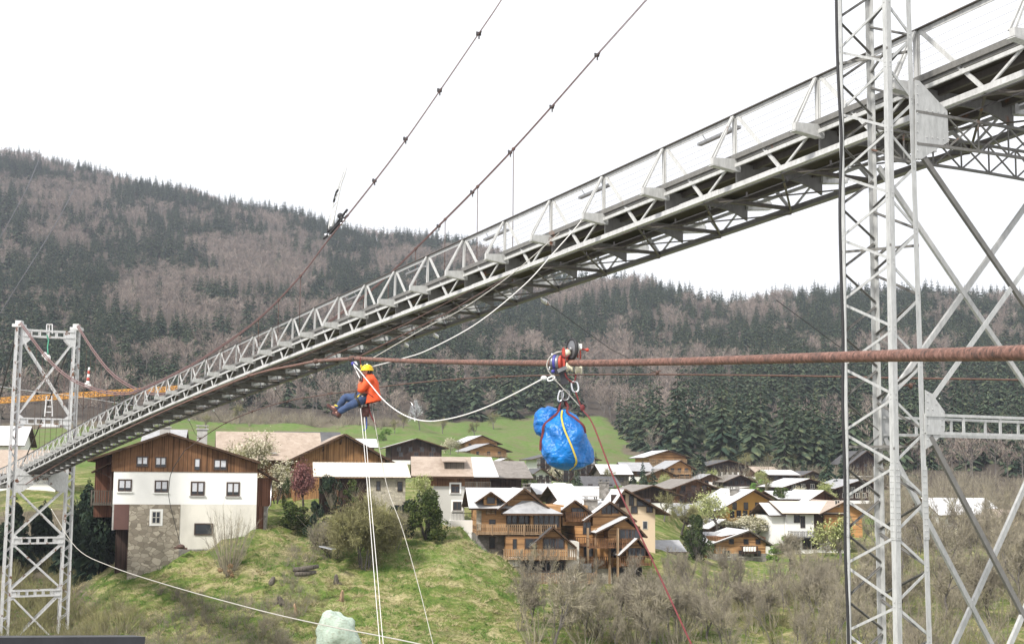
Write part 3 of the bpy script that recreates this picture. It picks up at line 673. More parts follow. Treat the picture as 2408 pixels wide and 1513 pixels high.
# -- stone barn with the corrugated roof
h = House('old stone outbuilding with cream corrugated roof and small slit windows, in front of the barn', 740, 950, 1207, 101, yaw=9, cat='outbuilding', name='outbuilding'); xs = h.lx(862); x0 = h.lx(752); x1 = h.lx(953)
zt = h.lz(1122)
h.vol(xs, x1, 0, 5.5, -4, h.lz(1119), M['stone_pale'], 'stone_wall'); h.vol(x0, xs-.003, .25, 5.4, -4, zt-.1, M['timber_dark'], 'boarded_wall')
h.put(MB().bar((x0+2.2,.2,-3),(x0+2.2,.2,zt-.1),.2,.2).bar((x0+4.3,.2,-3),(x0+4.3,.2,zt-.1),.2,.2), 'post', M['timber'])
za, zb = h.lz(1121,-.8), h.lz(1087,6)
mb = MB(); n = 70; xa, xb = h.lx(735), h.lx(965)
for k in range(n):   # corrugated sheet with real ribs
    u0, u1 = xa+(xb-xa)*k/n, xa+(xb-xa)*(k+1)/n; um = (u0+u1)/2
    for p, q, d0, d1 in ((u0,um,0,.07),(um,u1,.07,0)):
        mb.add([(p,-.8,za+d0),(q,-.8,za+d1),(q+.0,6,zb+d1),(p,6,zb+d0)], [(0,1,2,3)]); mb.add([(p,-.8,za+d0),(q,-.8,za+d1),(q,-.8,za-.09),(p,-.8,za-.09)], [(0,1,2,3)], 1)
mb.add([(xa,-.8,za-.09),(xb,-.8,za-.09),(xb,6,zb-.09),(xa,6,zb-.09)], [(0,3,2,1)], 1)
mb.add([(xa,-.8,za-.09),(xa,6,zb-.09),(xa,6,zb),(xa,-.8,za)], [(0,1,2,3)], 1); mb.add([(xb,-.8,za-.09),(xb,6,zb-.09),(xb,6,zb),(xb,-.8,za)], [(0,1,2,3)], 1)
h.put(mb, 'roof', [M['roof_cream'], M['beam']])
for px, py0, py1, w in ((889,1152,1130,10),(940,1154,1131,12),(934,1206,1186,12),(950,1208,1185,9)): h.window(h.lx(px)-w/F0*50, h.lz(py0), w/F0*101, (py0-py1)/F0*101, at=-.003, bars=0)
h.plot(5.5)
# -- grey plastered house with tan roof
h = House('grey plastered house with a brown boarded band under its tan roof', 985, 1093, 1222, 103, yaw=5, cat='house'); a, b = h.lx(986), h.lx(1092)
zt = h.lz(1142); zz = h.lz(1117)
h.vol(a, b, 0, 11, -4, zt, M['plaster_grey']); h.vol(a-.04, b+.04, -.04, 11.04, zt+.003, zz, M['timber'], 'boarded_wall')
h.gable_wall(a, b, 0, 11, zz, zz+.1, h.lz(1078,5.5), M['timber'], 'x'); h.roof(a, b, 0, 11, zz+.1, h.lz(1077,5.5), 'roof_tan', 'x', 1.1, .26)
for px, py0, py1, w in ((1060,1161,1141,20),(1065,1202,1182,20)): h.window(h.lx(px), h.lz(py0)+.2, w/F0*103, (py0-py1)/F0*103, at=-.002, sill='concrete', surround='plaster')
h.put(MB().box(h.lx(1045),h.lx(1092),1.2,3.8,zz+.3,zz+1.7), 'dormer', M['timber_grey']); h.put(MB().hexa([(h.lx(1038),.6,zz+1.75),(h.lx(1096),.6,zz+1.75),(h.lx(1096),4.6,zz+2.3),(h.lx(1038),4.6,zz+2.3),(h.lx(1038),.6,zz+1.88),(h.lx(1096),.6,zz+1.88),(h.lx(1096),4.6,zz+2.43),(h.lx(1038),4.6,zz+2.43)]), 'dormer_roof', M['roof_tan'])
mb = MB(); x0, x1 = h.lx(1062), h.lx(1112)
mb.box(x0, x1, -1.3, -1.24, .9, .97)
for k in range(16): xx = x0+(x1-x0)*k/15; mb.box(xx, xx+.04, -1.29, -1.25, .06, .9)
h.put(mb, 'railing', M['black']); h.vol(x0-.3, x1+.3, -1.6, -.003, -3, .05, M['plaster'], 'terrace')
h.plot(11); PADS.pop(); PADS.append((h.o.x+1, 107*KS, h.o.z, 5))

# -- the two large chalets above the stream
h = House('large honey timber chalet with three stacked balconies, nearest the grassy slope', 1120, 1330, 1358, 97, yaw=6, cat='chalet', name='chalet', pad=False); X = h.lx; Z = h.lz
h.vol(X(1124), X(1300), 0, 12, -4, Z(1258), M['stone_grey'], 'stone_wall')
h.vol(X(1126), X(1318), -.1, 11.9, Z(1258)+.003, Z(1188), M['timber_log'], 'timber_wall')
h.vol(X(1186), X(1310), -2.6, -.003, Z(1313), Z(1258)-.01, M['timber_log'], 'timber_wall'); h.vol(X(1178), X(1352), -2.5, -.004, -4, Z(1313)-.003, M['stone_grey'], 'stone_wall')
h.vol(X(1325), X(1354), -2.55, 3, -3.5, Z(1270), M['plaster_old'], 'corner_wall'); h.vol(X(1121), X(1132), -.2, .2, Z(1246), Z(1200), M['stone_pale'], 'stone_pier')
# main roof, ridge along x at left and a cross gable at right
h.roof(X(1126), X(1222), 0, 10, Z(1188), Z(1150,5), 'roof_pale', 'x', 1.3, .22, name='main_roof'); h.gable_wall(X(1126), X(1234), .01, 9.9, Z(1188)+.003, Z(1187), Z(1152,5), M['timber_log'], 'x')
h.gable_wall(X(1192), X(1266), -.8, 10, Z(1188)+.005, Z(1182,-.8), Z(1150,-.8), M['timber_log'], 'y'); h.roof(X(1192), X(1266), -.8, 10, Z(1180,-.8), Z(1150,-.8), 'roof_pale', 'y', 1.2, .2, name='gable_roof')
h.gable_wall(X(1136), X(1166), -.9, 3, Z(1186), Z(1170,-1), Z(1158,-1), M['timber_log'], 'y', name='dormer'); h.roof(X(1134), X(1168), -.9, 4, Z(1170,-1), Z(1158,-1), 'roof_pale', 'y', .9, .16, name='dormer_roof')
# hipped veranda roof
x0, x1, xm0, xm1 = X(1182,-2), X(1322,-2), X(1225,0), X(1255,0); mb = MB(); e, r = Z(1206,-2.5), Z(1176,-.85)
mb.add([(x0,-2.7,e),(x1,-2.7,e),(xm1,-.85,r),(xm0,-.85,r)], [(0,1,2,3)]); mb.add([(x1,-2.7,e),(x1,4,e),(xm1,-.85,r)], [(0,1,2)]); mb.add([(x0,-2.7,e),(xm0,-.85,r),(x0,1,e)], [(0,1,2)])
mb.add([(x0,-2.7,e),(x1,-2.7,e),(x1,4,e),(x0,1,e),(x0,-2.7,e-.22),(x1,-2.7,e-.22),(x1,4,e-.22),(x0,1,e-.22)], [(0,4,5,1),(1,5,6,2),(4,7,6,5),(3,7,4,0)], 1)
h.put(mb, 'veranda_roof', [M['roof_grey'], M['beam']])
h.vol(X(1248,-1.6), X(1308,-1.6), -1.6, -.003, Z(1240), Z(1208,-2), M['timber_log'], 'bay_wall'); h.window(X(1254,-1.7), Z(1237), 3.2, 1.5, at=-1.603, bars=4)
for px, w in ((1190,1.4),(1218,1.6)): h.window(X(px), Z(1238), w, 1.45, at=-.103, bars=1)
h.window(X(1147), Z(1196)+.4, 1.0, 1.3, at=-.103, bars=1); h.window(X(1150), Z(1232), .8, .6, at=-.103, bars=0); h.window(X(1143),Z(1170,-1)-.7,1.0,.8,at=-.903,bars=0)
h.balcony(X(1142), X(1166), Z(1204), -.1, .5, .8, 'rail'); h.balcony(X(1117), X(1303), Z(1251), -.1, 1.9, 1.05, 'rail'); h.balcony(X(1181,-2), X(1350,-2), Z(1309,-2), -2.6, 1.3, 1.05, 'rail'); h.balcony(X(1228,-2.5), X(1396,-2.5), Z(1365,-2.5), -2.6, 2.2, 1.1, 'rail')
h.gable_wall(X(1261,-2), X(1332,-2), -2.9, -.1, Z(1306,-2), Z(1272,-2.9), Z(1242,-2.9), M['timber_log'], 'y', name='cross_gable'); h.roof(X(1261,-2), X(1332,-2), -2.9, -.2, Z(1272,-2.9), Z(1240,-2.9), 'roof_dark', 'y', .9, .2, name='cross_gable_roof')
for px, w in ((1277,1.55),(1297,1.55)): h.window(X(px,-3), Z(1290,-3), w, 1.3, at=-2.903, bars=1)
h.window(X(1234,-2.6), Z(1290,-2.6), 2.2, 1.3, at=-2.603, bars=1); h.window(X(1206,-2.6), Z(1290,-2.6), .5, 1.2, at=-2.603, bars=0)
h.window(X(1151), Z(1289), .75, 1.4, at=-.003, bars=0)
for px, w in ((1233,1.9),(1270,1.3),(1305,1.2)): h.window(X(px,-2.5), Z(1342,-2.5), w, 1.3, at=-2.503, bars=1)
for px in (1196, 1210): h.put(MB().box(X(px,-3), X(px,-3)+.8, -2.95, -2.51, Z(1330,-3), Z(1330,-3)+1.0), 'heat_pump', M['plaster'])
h.chimney(X(1247), 4, Z(1175), Z(1146), .9, 'stone_grey')
PADS.append((h.o.x+1, 97*KS+6, Z(1365)+h.o.z, 8.5))
h = House('large honey timber chalet with steep pale gables, right of the one with stacked balconies', 1330, 1530, 1358, 99, yaw=8, cat='chalet', name='chalet', pad=False); X = h.lx; Z = h.lz
h.vol(X(1352), X(1505), 0, 11, -4, Z(1236), M['timber_orange'], 'timber_wall'); h.vol(X(1352), X(1508), -.25, -.003, -4, Z(1335), M['stone_pale'], 'stone_wall')
h.vol(X(1326), X(1385), 1, 10.9, Z(1235), Z(1188), M['timber_log'], 'timber_wall')
h.gable_wall(X(1330), X(1372), .6, 9, Z(1216), Z(1196,.6), Z(1180,.6), M['timber_log'], 'y', name='left_gable'); h.roof(X(1330), X(1372), .6, 9, Z(1194,.6), Z(1178,.6), 'roof_pale', 'y', 1.1, .2, name='left_gable_roof')
h.gable_wall(X(1395), X(1468), .4, 11, Z(1236), Z(1210,.4), Z(1183,.4), M['timber_log'], 'y', name='main_gable'); h.roof(X(1395), X(1468), .4, 11, Z(1208,.4), Z(1181,.4), 'roof_pale', 'y', 1.3, .22, name='main_roof')
h.gable_wall(X(1428,-2), X(1498,-2), -2.4, 3, Z(1272), Z(1246,-2.4), Z(1219,-2.4), M['timber_log'], 'y', name='middle_gable'); h.roof(X(1412,-2), X(1500,-2), -2.4, 3, Z(1247,-2.4), Z(1217,-2.4), 'roof_pale', 'y', .8, .2, xr=X(1472,-2), name='middle_roof')
h.gable_wall(X(1470,-3), X(1512,-3), -3.4, -.1, Z(1318), Z(1292,-3), Z(1267,-3), M['timber_log'], 'y', name='low_gable'); h.roof(X(1466,-3), X(1516,-3), -3.4, -.1, Z(1294,-3), Z(1266,-3), 'roof_pale', 'y', .7, .18, xr=X(1496,-3), name='low_roof')
for x0, x1, pz, yy in ((1330,1386,1222,.4),(1350,1384,1280,-.3),(1384,1500,1284,-2.2),(1455,1530,1325,-3.2),(1365,1440,1326,-.5)): h.balcony(X(x0,yy), X(x1,yy), Z(pz,yy), yy+.9, 1.3, 1.0, 'timber')
for px, py, w, hh, yy in ((1343,1214,1.6,1.1,.6),(1414,1208,1.3,1.2,.4),(1436,1206,1.0,1.2,.4),(1424,1266,1.2,1.3,0),(1455,1268,1.6,1.3,-2.4),(1476,1268,1.5,1.3,-2.4),(1476,1314,1.0,1.4,-3.4),(1494,1314,1.2,1.4,-3.4),(1370,1255,1.0,1.5,0),(1436,1310,1.4,2,0),(1372,1310,1.2,1.8,0),(1438,1355,1.6,1.2,-.25),(1468,1355,1.4,1.2,-.25),(1490,1355,1.0,1.2,-.25)): h.window(X(px,yy), Z(py,yy), w, hh, at=yy-.003, bars=1)
mb = MB()
for px, yy in ((1382,-.9),(1401,-.9),(1433,-.9),(1452,-2.9)): mb.bar((X(px,yy),yy,-2),(X(px,yy),yy,Z(1240,yy)),.26,.26)
h.put(mb, 'post', M['rail']); h.vol(X(1360), X(1385), -1.5, -1.2, Z(1343), Z(1322), M['roof_grey'], 'screen'); h.chimney(X(1398), 2.5, Z(1200), Z(1176), 1.5, 'stone_grey')
PADS.append((h.o.x, 99*KS+6, h.o.z-.6, 9))
# -- village chalets: (label, left, right, base, eave, ridge, distance, depth, options)
V = [
 ('dark brown house with a wide pale hipped roof, behind the grey plastered house', 918, 1038, 1082, 1050, 1032, 175, 13, dict(umat='timber_dark', roof='roof_pale', rows=((.25,3),(.62,4)), ov=1.4)),
 ('small dark house with a pale roof, right of the barn roof', 805, 878, 1080, 1050, 1033, 165, 10, dict(kind='side', umat='timber_dark', roof='roof_pale', rows=((.5,3),))),
 ('orange timber chalet with pale roof, highest on the green meadow', 1092, 1168, 1070, 1040, 1024, 262, 14, dict(umat='timber_orange', rows=((.2,4),(.62,4)), balc=((.12,.0,1),(.55,0,1)), ov=1.6, yaw=18)),
 ('orange timber chalet with grey roof, just below the highest one on the meadow', 1106, 1190, 1086, 1058, 1043, 250, 13, dict(umat='timber_orange', roof='roof_grey', rows=((.15,4),(.6,3)), balc=((.1,.1,1),(.52,.2,1)), ov=1.6, yaw=18)),
 ('small dark brown chalet with a pale lean roof, below the orange pair', 1160, 1222, 1106, 1090, 1078, 215, 10, dict(umat='timber_dark', rows=((.4,3),), ov=1.3)),
 ('white roofed timber house with a weathered balcony, behind the grey plastered one', 1085, 1150, 1190, 1116, 1077, 116, 12, dict(kind='side', umat='timber', roof='roof_pale', rows=((.35,2),), balc=((.58,0,1),), bmat='timber_grey', ov=1.2)),
 ('dark weathered barn with a wide grey roof, left of the half timbered house', 1152, 1225, 1168, 1118, 1086, 122, 13, dict(kind='side', umat='timber_dark', roof='roof_brown', rows=(), ov=1.6, cat='barn', name='barn')),
 ('half timbered white house with slate roof, left under the blue bag', 1246, 1296, 1140, 1120, 1102, 175, 11, dict(umat='plaster', lmat='plaster', roof='roof_dark', rows=((.15,4),(.6,3)), ov=1.3, wsz=(.8,1.1))),
 ('multi storey white apartment block with loggias, behind the blue bag', 1262, 1398, 1138, 1078, 1060, 192, 14, dict(umat='plaster', lmat='plaster', roof='roof_dark', rows=((.04,9),(.24,9),(.44,9),(.64,9),(.82,9)), wsz=(1.1,1.3), ov=1.5)),
 ('grey house with dark slate roof and roof windows, below the apartment block', 1372, 1450, 1152, 1143, 1121, 168, 11, dict(kind='side', umat='plaster_grey', roof='roof_dark', rows=((.2,3),), ov=1.0)),
 ('grey weathered wooden house with a light roof, right of the bag', 1418, 1478, 1142, 1113, 1093, 185, 10, dict(kind='side', umat='timber_grey', roof='roof_pale', rows=((.3,2),))),
 ('small brown house with pale roof, between the weathered house and the orange chalets', 1472, 1532, 1120, 1106, 1088, 205, 11, dict(kind='side', umat='timber', roof='roof_grey', rows=((.3,3),))),
 ('orange timber chalet with pale roof and long balconies, topmost beside the building site', 1524, 1612, 1092, 1073, 1059, 225, 14, dict(umat='timber_orange', rows=((.1,5),), balc=((.3,0,1),(-.1,0,1)), ov=1.6)),
 ('orange timber chalet with grey roof, in the middle of the stepped group', 1570, 1624, 1128, 1098, 1083, 212, 12, dict(umat='timber_orange', roof='roof_grey', rows=((.1,4),(.6,3)), balc=((.05,0,1),(.5,0,1)), ov=1.3)),
 ('golden timber chalet with shingle roof, lowest of the stepped group', 1527, 1582, 1134, 1115, 1103, 203, 11, dict(umat='timber_warm', roof='roof_brown', rows=((.2,3),), balc=((.2,.1,.9),), ov=1.3)),
 ('dark house with white lower storey and dark roof, under the tall conifers', 1668, 1752, 1120, 1094, 1082, 222, 12, dict(low=.42, umat='timber_dark', lmat='plaster', roof='roof_dark', rows=((.62,5),), low_rows=((.05,6),), ov=1.5)),
 ('small dark chalet with brown roof, below the dark house with white storey', 1708, 1768, 1143, 1130, 1117, 205, 10, dict(umat='timber_dark', roof='roof_brown', rows=((.3,4),), ov=1.2)),
 ('little white and wood house with grey roof, left of the small dark chalet', 1650, 1690, 1140, 1124, 1115, 208, 8, dict(low=.5, umat='timber', lmat='plaster', roof='roof_grey', rows=((.1,2),))),
 ('brown house with tan roof among shrubs, left of the white roofed one', 1780, 1826, 1120, 1110, 1098, 212, 9, dict(kind='side', umat='timber', roof='roof_tan', rows=((.3,2),))),
 ('dark brown house with a bright white roof, under the conifer wood', 1812, 1872, 1132, 1116, 1106, 205, 11, dict(kind='side', umat='timber_dark', roof='roof_pale', rows=((.3,3),))),
 ('dark chalet with white ground floor, left of the tall spruces', 1886, 1932, 1135, 1118, 1108, 205, 9, dict(low=.5, umat='timber_dark', lmat='plaster', roof='roof_dark', rows=((.6,2),), low_rows=((.1,3),))),
 ('wide dark chalet with many white windows and pale roof', 1850, 1948, 1164, 1142, 1126, 182, 13, dict(umat='timber_dark', frame='frame_w', rows=((.15,6),(.72,4)), ov=1.6)),
 ('dark chalet with white window frames, partly behind the near pylon', 1972, 2075, 1176, 1145, 1128, 180, 13, dict(umat='timber_dark', frame='frame_w', roof='roof_grey', rows=((.2,6),(.65,5)), ov=1.6)),
 ('dark house high behind the near pylon with two rows of windows', 2004, 2066, 1118, 1084, 1060, 230, 12, dict(umat='timber_dark', roof='roof_dark', rows=((.2,3),(.6,3)), ov=1.5)),
 ('tall brown apartment chalet with dark balconies and grey gable roof', 1590, 1672, 1182, 1144, 1128, 150, 13, dict(umat='timber', roof='roof_brown', rows=((.05,4),(.4,4),(.72,3)), balc=((0,.1,.9),(.35,.1,.9),(.68,.2,.8)), bmat='timber_dark', ov=1.5, yaw=10)),
 ('dark low barn with grey edged roof, behind the cream house', 1482, 1578, 1182, 1158, 1142, 140, 12, dict(umat='timber_dark', roof='roof_brown', rows=(), ov=1.8, cat='barn', name='barn')),
 ('house with wide pale roof just behind the honey chalets', 1275, 1345, 1190, 1160, 1139, 128, 12, dict(kind='side', umat='timber', roof='roof_pale', rows=((.3,3),), ov=1.2)),
 ('house with broad white roof and chimney, left of the cream house', 1330, 1428, 1215, 1180, 1146, 114, 14, dict(kind='side', umat='timber_dark', roof='roof_pale', rows=(), ov=1.2)),
 ('small house with a pale gable roof in the middle of the village', 1310, 1350, 1165, 1152, 1137, 145, 9, dict(umat='timber_warm', roof='roof_pale', rows=((.2,2),), ov=1.0)),
 ('cream rendered house with pale roof and wooden upper gable, right of the honey chalets', 1432, 1540, 1288, 1196, 1152, 108, 13, dict(low=.88, lmat='plaster_cream', umat='plaster_cream', roof='roof_pale', rows=(), ov=1.6, xr=.28, yaw=12)),
 ('ochre boarded chalet with half hipped pale roof, behind the flowering tree', 1708, 1826, 1232, 1186, 1152, 140, 14, dict(umat='plaster_ochre', roof='roof_pale', rows=((.34,7),(.75,4)), wsz=(.8,1.3), ov=2.2, frame='frame')),
 ('pale roofed house with a small red brown gable, above the white house', 1838, 1940, 1196, 1172, 1156, 150, 12, dict(kind='side', umat='timber_red', roof='roof_pale', rows=(), ov=1.2)),
 ('red brown gabled house with pale roof, beside the long pale roof', 1905, 1960, 1196, 1172, 1154, 148, 12, dict(umat='timber_red', roof='roof_pale', rows=((.3,2),), ov=1.4)),
 ('small timber cottage with a pale roof and satellite dish, above the log chalet', 1678, 1728, 1262, 1236, 1222, 136, 10, dict(umat='timber_red', roof='roof_pale', rows=((.4,2),), ov=1.2)),
 ('low shed with grey shingle roof, beside the yellow shrub', 1553, 1598, 1316, 1294, 1272, 111.5, 6, dict(kind='side', umat='timber_grey', roof='roof_grey', rows=(), ov=.8, cat='shed', name='shed')),
 ('brown house with grey roof behind the blossoming tree, right of the cream house', 1585, 1660, 1236, 1210, 1186, 145, 10, dict(kind='side', umat='timber', roof='roof_grey', rows=((.2,3),), ov=1.0)),
 ('white house with pale roof far left behind the far pylon', -60, 45, 1100, 1042, 1003, 150, 12, dict(kind='side', umat='plaster', lmat='plaster', roof='roof_pale', rows=((.3,3),), ov=1.0)),
 ('brown house with grey shingle roof low behind the far pylon', -40, 130, 1145, 1106, 1060, 128, 12, dict(kind='side', low=.45, lmat='plaster', umat='timber', roof='roof_tan', rows=((.55,4),), ov=1.2)),
 ('house with small grey roof peeping above the white house gable', 345, 420, 1072, 1040, 1012, 125, 10, dict(kind='side', umat='timber', roof='roof_grey', rows=((.3,3),), ov=1.0)),
 ('dark roofed long house behind the tan barn roof', 655, 790, 1070, 1040, 1017, 150, 10, dict(kind='side', umat='timber_dark', roof='roof_dark', rows=((.3,4),), ov=1.0)),
 ('white house with bluish roof seen through bare trees right of the near pylon', 2215, 2345, 1260, 1206, 1172, 152, 12, dict(kind='side', umat='plaster', lmat='plaster', roof='roof_pale', rows=((.15,4),(.6,4)), ov=1.2)),
 ('pale house low among bare trees right of the near pylon', 2130, 2200, 1282, 1240, 1212, 142, 10, dict(kind='side', umat='plaster', lmat='plaster', roof='roof_tan', rows=((.3,3),), ov=1.0)),
 ('cream gabled house at the right edge behind bare trees', 2330, 2430, 1262, 1224, 1200, 148, 11, dict(umat='plaster_cream', lmat='plaster', roof='roof_tan', rows=((.3,4),), ov=1.2)),
]
BH = {}
for v in V: BH[v[0]] = chalet(*v[:8], **v[8])
h = [x for k, x in BH.items() if k.startswith('cream rendered')][0]
for px, py, w, hh in ((1496,1190,2.0,1.1),(1519,1204,.9,1.0),(1478,1188,.7,1.4),(1483,1206,.9,1.0)): h.window(h.lx(px), h.lz(py), w, hh, at=-.024, bars=1)
h.vol(h.lx(1436), h.lx(1470), -.06, -.024, h.lz(1192), h.lz(1162), M['timber_dark'], 'boarded_gable')
h.window(h.lx(1510), h.lz(1243), .7, 1.1, at=-.004, frame='frame_w', bars=0); h.chimney(h.lx(1420,5), 5, h.lz(1172,5), h.lz(1134,5), 1.1, 'stone_grey')
h = [x for k, x in BH.items() if k.startswith('ochre')][0]; h.chimney(h.lx(1726,4), 4, h.lz(1172,4), h.lz(1150,4), 1.3, 'stone_grey')
h = [x for k, x in BH.items() if k.startswith('half timbered')][0]
mb = MB(); a = h.W/2; ze = h.lz(1120)
for k in range(7): xx = -a+.1+k*(2*a-.3)/6; mb.box(xx, xx+.16, -.06, -.021, 0, ze-.02)
for zz in (.3, ze*.48, ze-.25): mb.box(-a, a, -.065, -.0215, zz, zz+.18)
for k in range(3): mb.bar((-a+k*a*.7,-.06,ze*.5),(-a+k*a*.7+1.2,-.06,ze),.06,.14,(0,1,0))
h.put(mb, 'timber_frame', M['timber_dark'])
h = [x for k, x in BH.items() if k.startswith('multi storey')][0]
for k, fz in enumerate((.22,.42,.62,.8)): h.balcony(-h.W/2, h.W/2, h.lz(1078)*fz-.1, -.02, 1.1, .9, 'timber_dark', slats=False)
# -- log chalet on the green terrace
h = House('log chalet with pale grey roof and laundry on its balcony, on the grassy terrace', 1672, 1806, 1316, 125, yaw=10, cat='chalet', name='chalet'); X = h.lx; Z = h.lz
h.vol(X(1682), X(1798), 0, 10, Z(1300), Z(1262), M['timber_log'], 'log_wall'); h.vol(X(1680), X(1800), -.05, 10, -3, Z(1300)-.003, M['stone_grey'], 'stone_wall')
h.gable_wall(X(1682), X(1798), -.03, 10, Z(1262)+.002, Z(1276), Z(1249), M['timber'], 'y', xr=X(1757)); h.roof(X(1678), X(1802), 0, 9, Z(1277), Z(1248), 'roof_pale', 'y', .9, .24, xr=X(1757), edge='timber_grey')
h.roof(X(1655,4), X(1750,4), 3.5, 11, Z(1272,4), Z(1252,7), 'roof_grey', 'x', .6, .2, name='wing_roof'); h.vol(X(1660,4), X(1683,4), 4, 10, -2, Z(1272,4), M['timber'], 'wing_wall')
h.balcony(X(1738), X(1775), Z(1297), -.03, .9, .95, 'timber_dark')
for k in range(5): h.put(MB().hexa([(X(1741)+k*.42,-1.0,Z(1294)),(X(1741)+k*.42+.3,-1.02,Z(1294)),(X(1741)+k*.42+.3,-.98,Z(1294)),(X(1741)+k*.42,-.96,Z(1294)),(X(1741)+k*.42-.03,-.99,Z(1284)),(X(1741)+k*.42+.33,-1.0,Z(1283)),(X(1741)+k*.42+.33,-.97,Z(1283)),(X(1741)+k*.42-.03,-.96,Z(1284))]), 'laundry', M['plaster'])
for px in (1706,1742,1778): h.window(X(px)-.55, Z(1311)+.25, 1.1, .95, at=-.053, frame='frame', sill='concrete')
for px in (1718,1752,1780): h.window(X(px)-.4, Z(1278), .8, .8, at=-.033, bars=0)
h.plot(9)
# -- white house with orange gable beside the near pylon
h = House('white two storey house with orange boarded gable and balcony, left of the near pylon', 1846, 1992, 1300, 130, yaw=8, cat='house'); X = h.lx; Z = h.lz
h.vol(X(1850), X(1992), 0, 12, -4, Z(1208), M['plaster']); h.vol(X(1912), X(1992)-.01, -.05, -.003, Z(1262), Z(1205), M['timber_dark'], 'recess')
h.gable_wall(X(1934), X(2022), -.6, 12, Z(1262), Z(1200), Z(1178), M['timber_orange'], 'y', name='orange_gable'); h.roof(X(1934), X(2022), -.6, 12, Z(1201), Z(1179), 'roof_tan', 'y', 1.2, .22, name='gable_roof')
h.roof(X(1848), X(1975), 0, 11, Z(1204), Z(1180,5.5), 'roof_cream', 'x', 1.1, .22); h.gable_wall(X(1850), X(1970), 0, 11, Z(1208)+.003, Z(1205), Z(1182,5.5), M['timber_dark'], 'x')
h.vol(X(1820), X(1849), 1.5, 10, -4, Z(1212,1.5), M['plaster']); h.roof(X(1822), X(1860), 1.5, 10, Z(1208,1.5), Z(1184,6), 'roof_pale', 'x', .9, .2, name='wing_roof')
for px, py, w, hh in ((1865,1228,1.0,1.2),(1880,1240,.8,1.9),(1858,1290,1.4,1.6),(1884,1290,1.4,1.8),(1906,1290,1.3,1.7),(1950,1290,1.2,1.5),(1970,1290,1.2,1.5)): h.window(X(px), Z(py), w, hh, at=-.006 if px < 1912 or py > 1270 else -.053, bars=1)
h.window(X(1958), Z(1195)+.3, .9, 1.1, at=-.603, frame='frame_w'); h.balcony(X(1850), X(1990), Z(1262), -.05, 1.4, 1.0, 'metal_dark')
h.plot(11)
# ---------------------------------------------------------------- footbridge
pv = Vector((.8888, .4582, 0)).normalized(); dv = Vector((-pv.y, pv.x, 0)); UP = Vector((0,0,1)); WB = 2.8
def kx(px): return 25870/(px+446.5) - 9.863
def base(k): Y = 1.6265*(k+9.863); return Vector((22.5-.882*Y, Y*KS, 0))
TOP = [(2340,0),(2140,92),(1935,178),(1730,272),(1560,348),(1420,413),(1295,470),(1090,562),(940,632),(740,722),(600,785),(481,843),(330,917),(217,988),(100,1050),(40,1087)]
ks = np.array([kx(a) for a, b in TOP]); zs = np.array([P(a, b, base(kx(a)).y/KS).z for a, b in TOP]); ZP = np.polyfit(ks, zs, 4)
def pt(k, n=0.0, z=0.0): v = base(k)+pv*n; v.z = np.polyval(ZP, min(k, 50))+z; return v
K0, K1 = -4, 51
br = empty('footbridge', pt(0)-UP*1.9, 'long pale grey riveted steel truss footbridge sloping down across the gorge', 'bridge')
S, SD, SB = M['steel'], M['steel_shaded'], M['steel_shaded_brown']  # SD and SB carry painted shade for the underside and far truss
def run(mb, n, z, w, h, m=0, step=1.0, off=(0,0)):
    k = K0
    while k < K1: mb.bar(pt(k,n,z), pt(k+step,n,z), w, h, UP, m, off); k += step
for n0, sg in ((0,-1),(WB,1)):
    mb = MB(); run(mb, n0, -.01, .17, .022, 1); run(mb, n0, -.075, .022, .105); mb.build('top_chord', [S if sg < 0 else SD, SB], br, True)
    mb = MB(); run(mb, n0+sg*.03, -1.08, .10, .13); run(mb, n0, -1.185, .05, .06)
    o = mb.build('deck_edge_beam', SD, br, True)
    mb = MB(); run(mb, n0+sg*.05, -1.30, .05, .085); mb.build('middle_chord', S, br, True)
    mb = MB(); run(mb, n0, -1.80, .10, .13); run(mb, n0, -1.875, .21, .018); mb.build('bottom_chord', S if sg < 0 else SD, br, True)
    mb = MB()
    for zz in (-.28,-.45,-.62,-.79,-.95): run(mb, n0-sg*.10, zz, .004, .004)
    mb.build('safety_wires', M['wire'], br, True)
    for k in range(K0+1, K1):
        near_pylon = abs(k+.2) < .6
        mb = MB(); a, b = pt(k,n0,-.02), pt(k,n0,-1.3)
        mb.bar(a-dv*.05, b-dv*.05, .02, .085, dv); mb.bar(a+dv*.05, b+dv*.05, .02, .085, dv); mb.bar(a+pv*sg*.03, b+pv*sg*.03, .10, .015, pv)
        mb.build('post', S, br, True)
        mb = MB(); e = n0+sg*.72
        mb.prism([pt(k-.03,n0-sg*.1,-1.12),pt(k-.03,e,-1.17),pt(k-.03,e,-1.33),pt(k-.03,n0-sg*.1,-1.44)], dv*.13)
        mb.bar(pt(k,n0,-1.345-.08), pt(k,e,-1.345), .2, .018, UP)
        mb.build('outrigger', S, br, True)
        mb = MB()
        for q in (-.07,.07): mb.bar(pt(k,e-sg*.04,-1.18)+dv*q, pt(k,n0+sg*.06,-.04)+dv*q*.4, .045, .05, dv)
        mb.build('outrigger_strut', S, br, True)
        mb = MB(); mb.bar(pt(k-.04,n0,-.06), pt(k-.56,n0,-1.76), .085, .05, pv); mb.bar(pt(k-.62,n0,-1.76), pt(k-.88,n0,-1.3), .05, .04, pv)
        mb.build('diagonal', S, br, True)
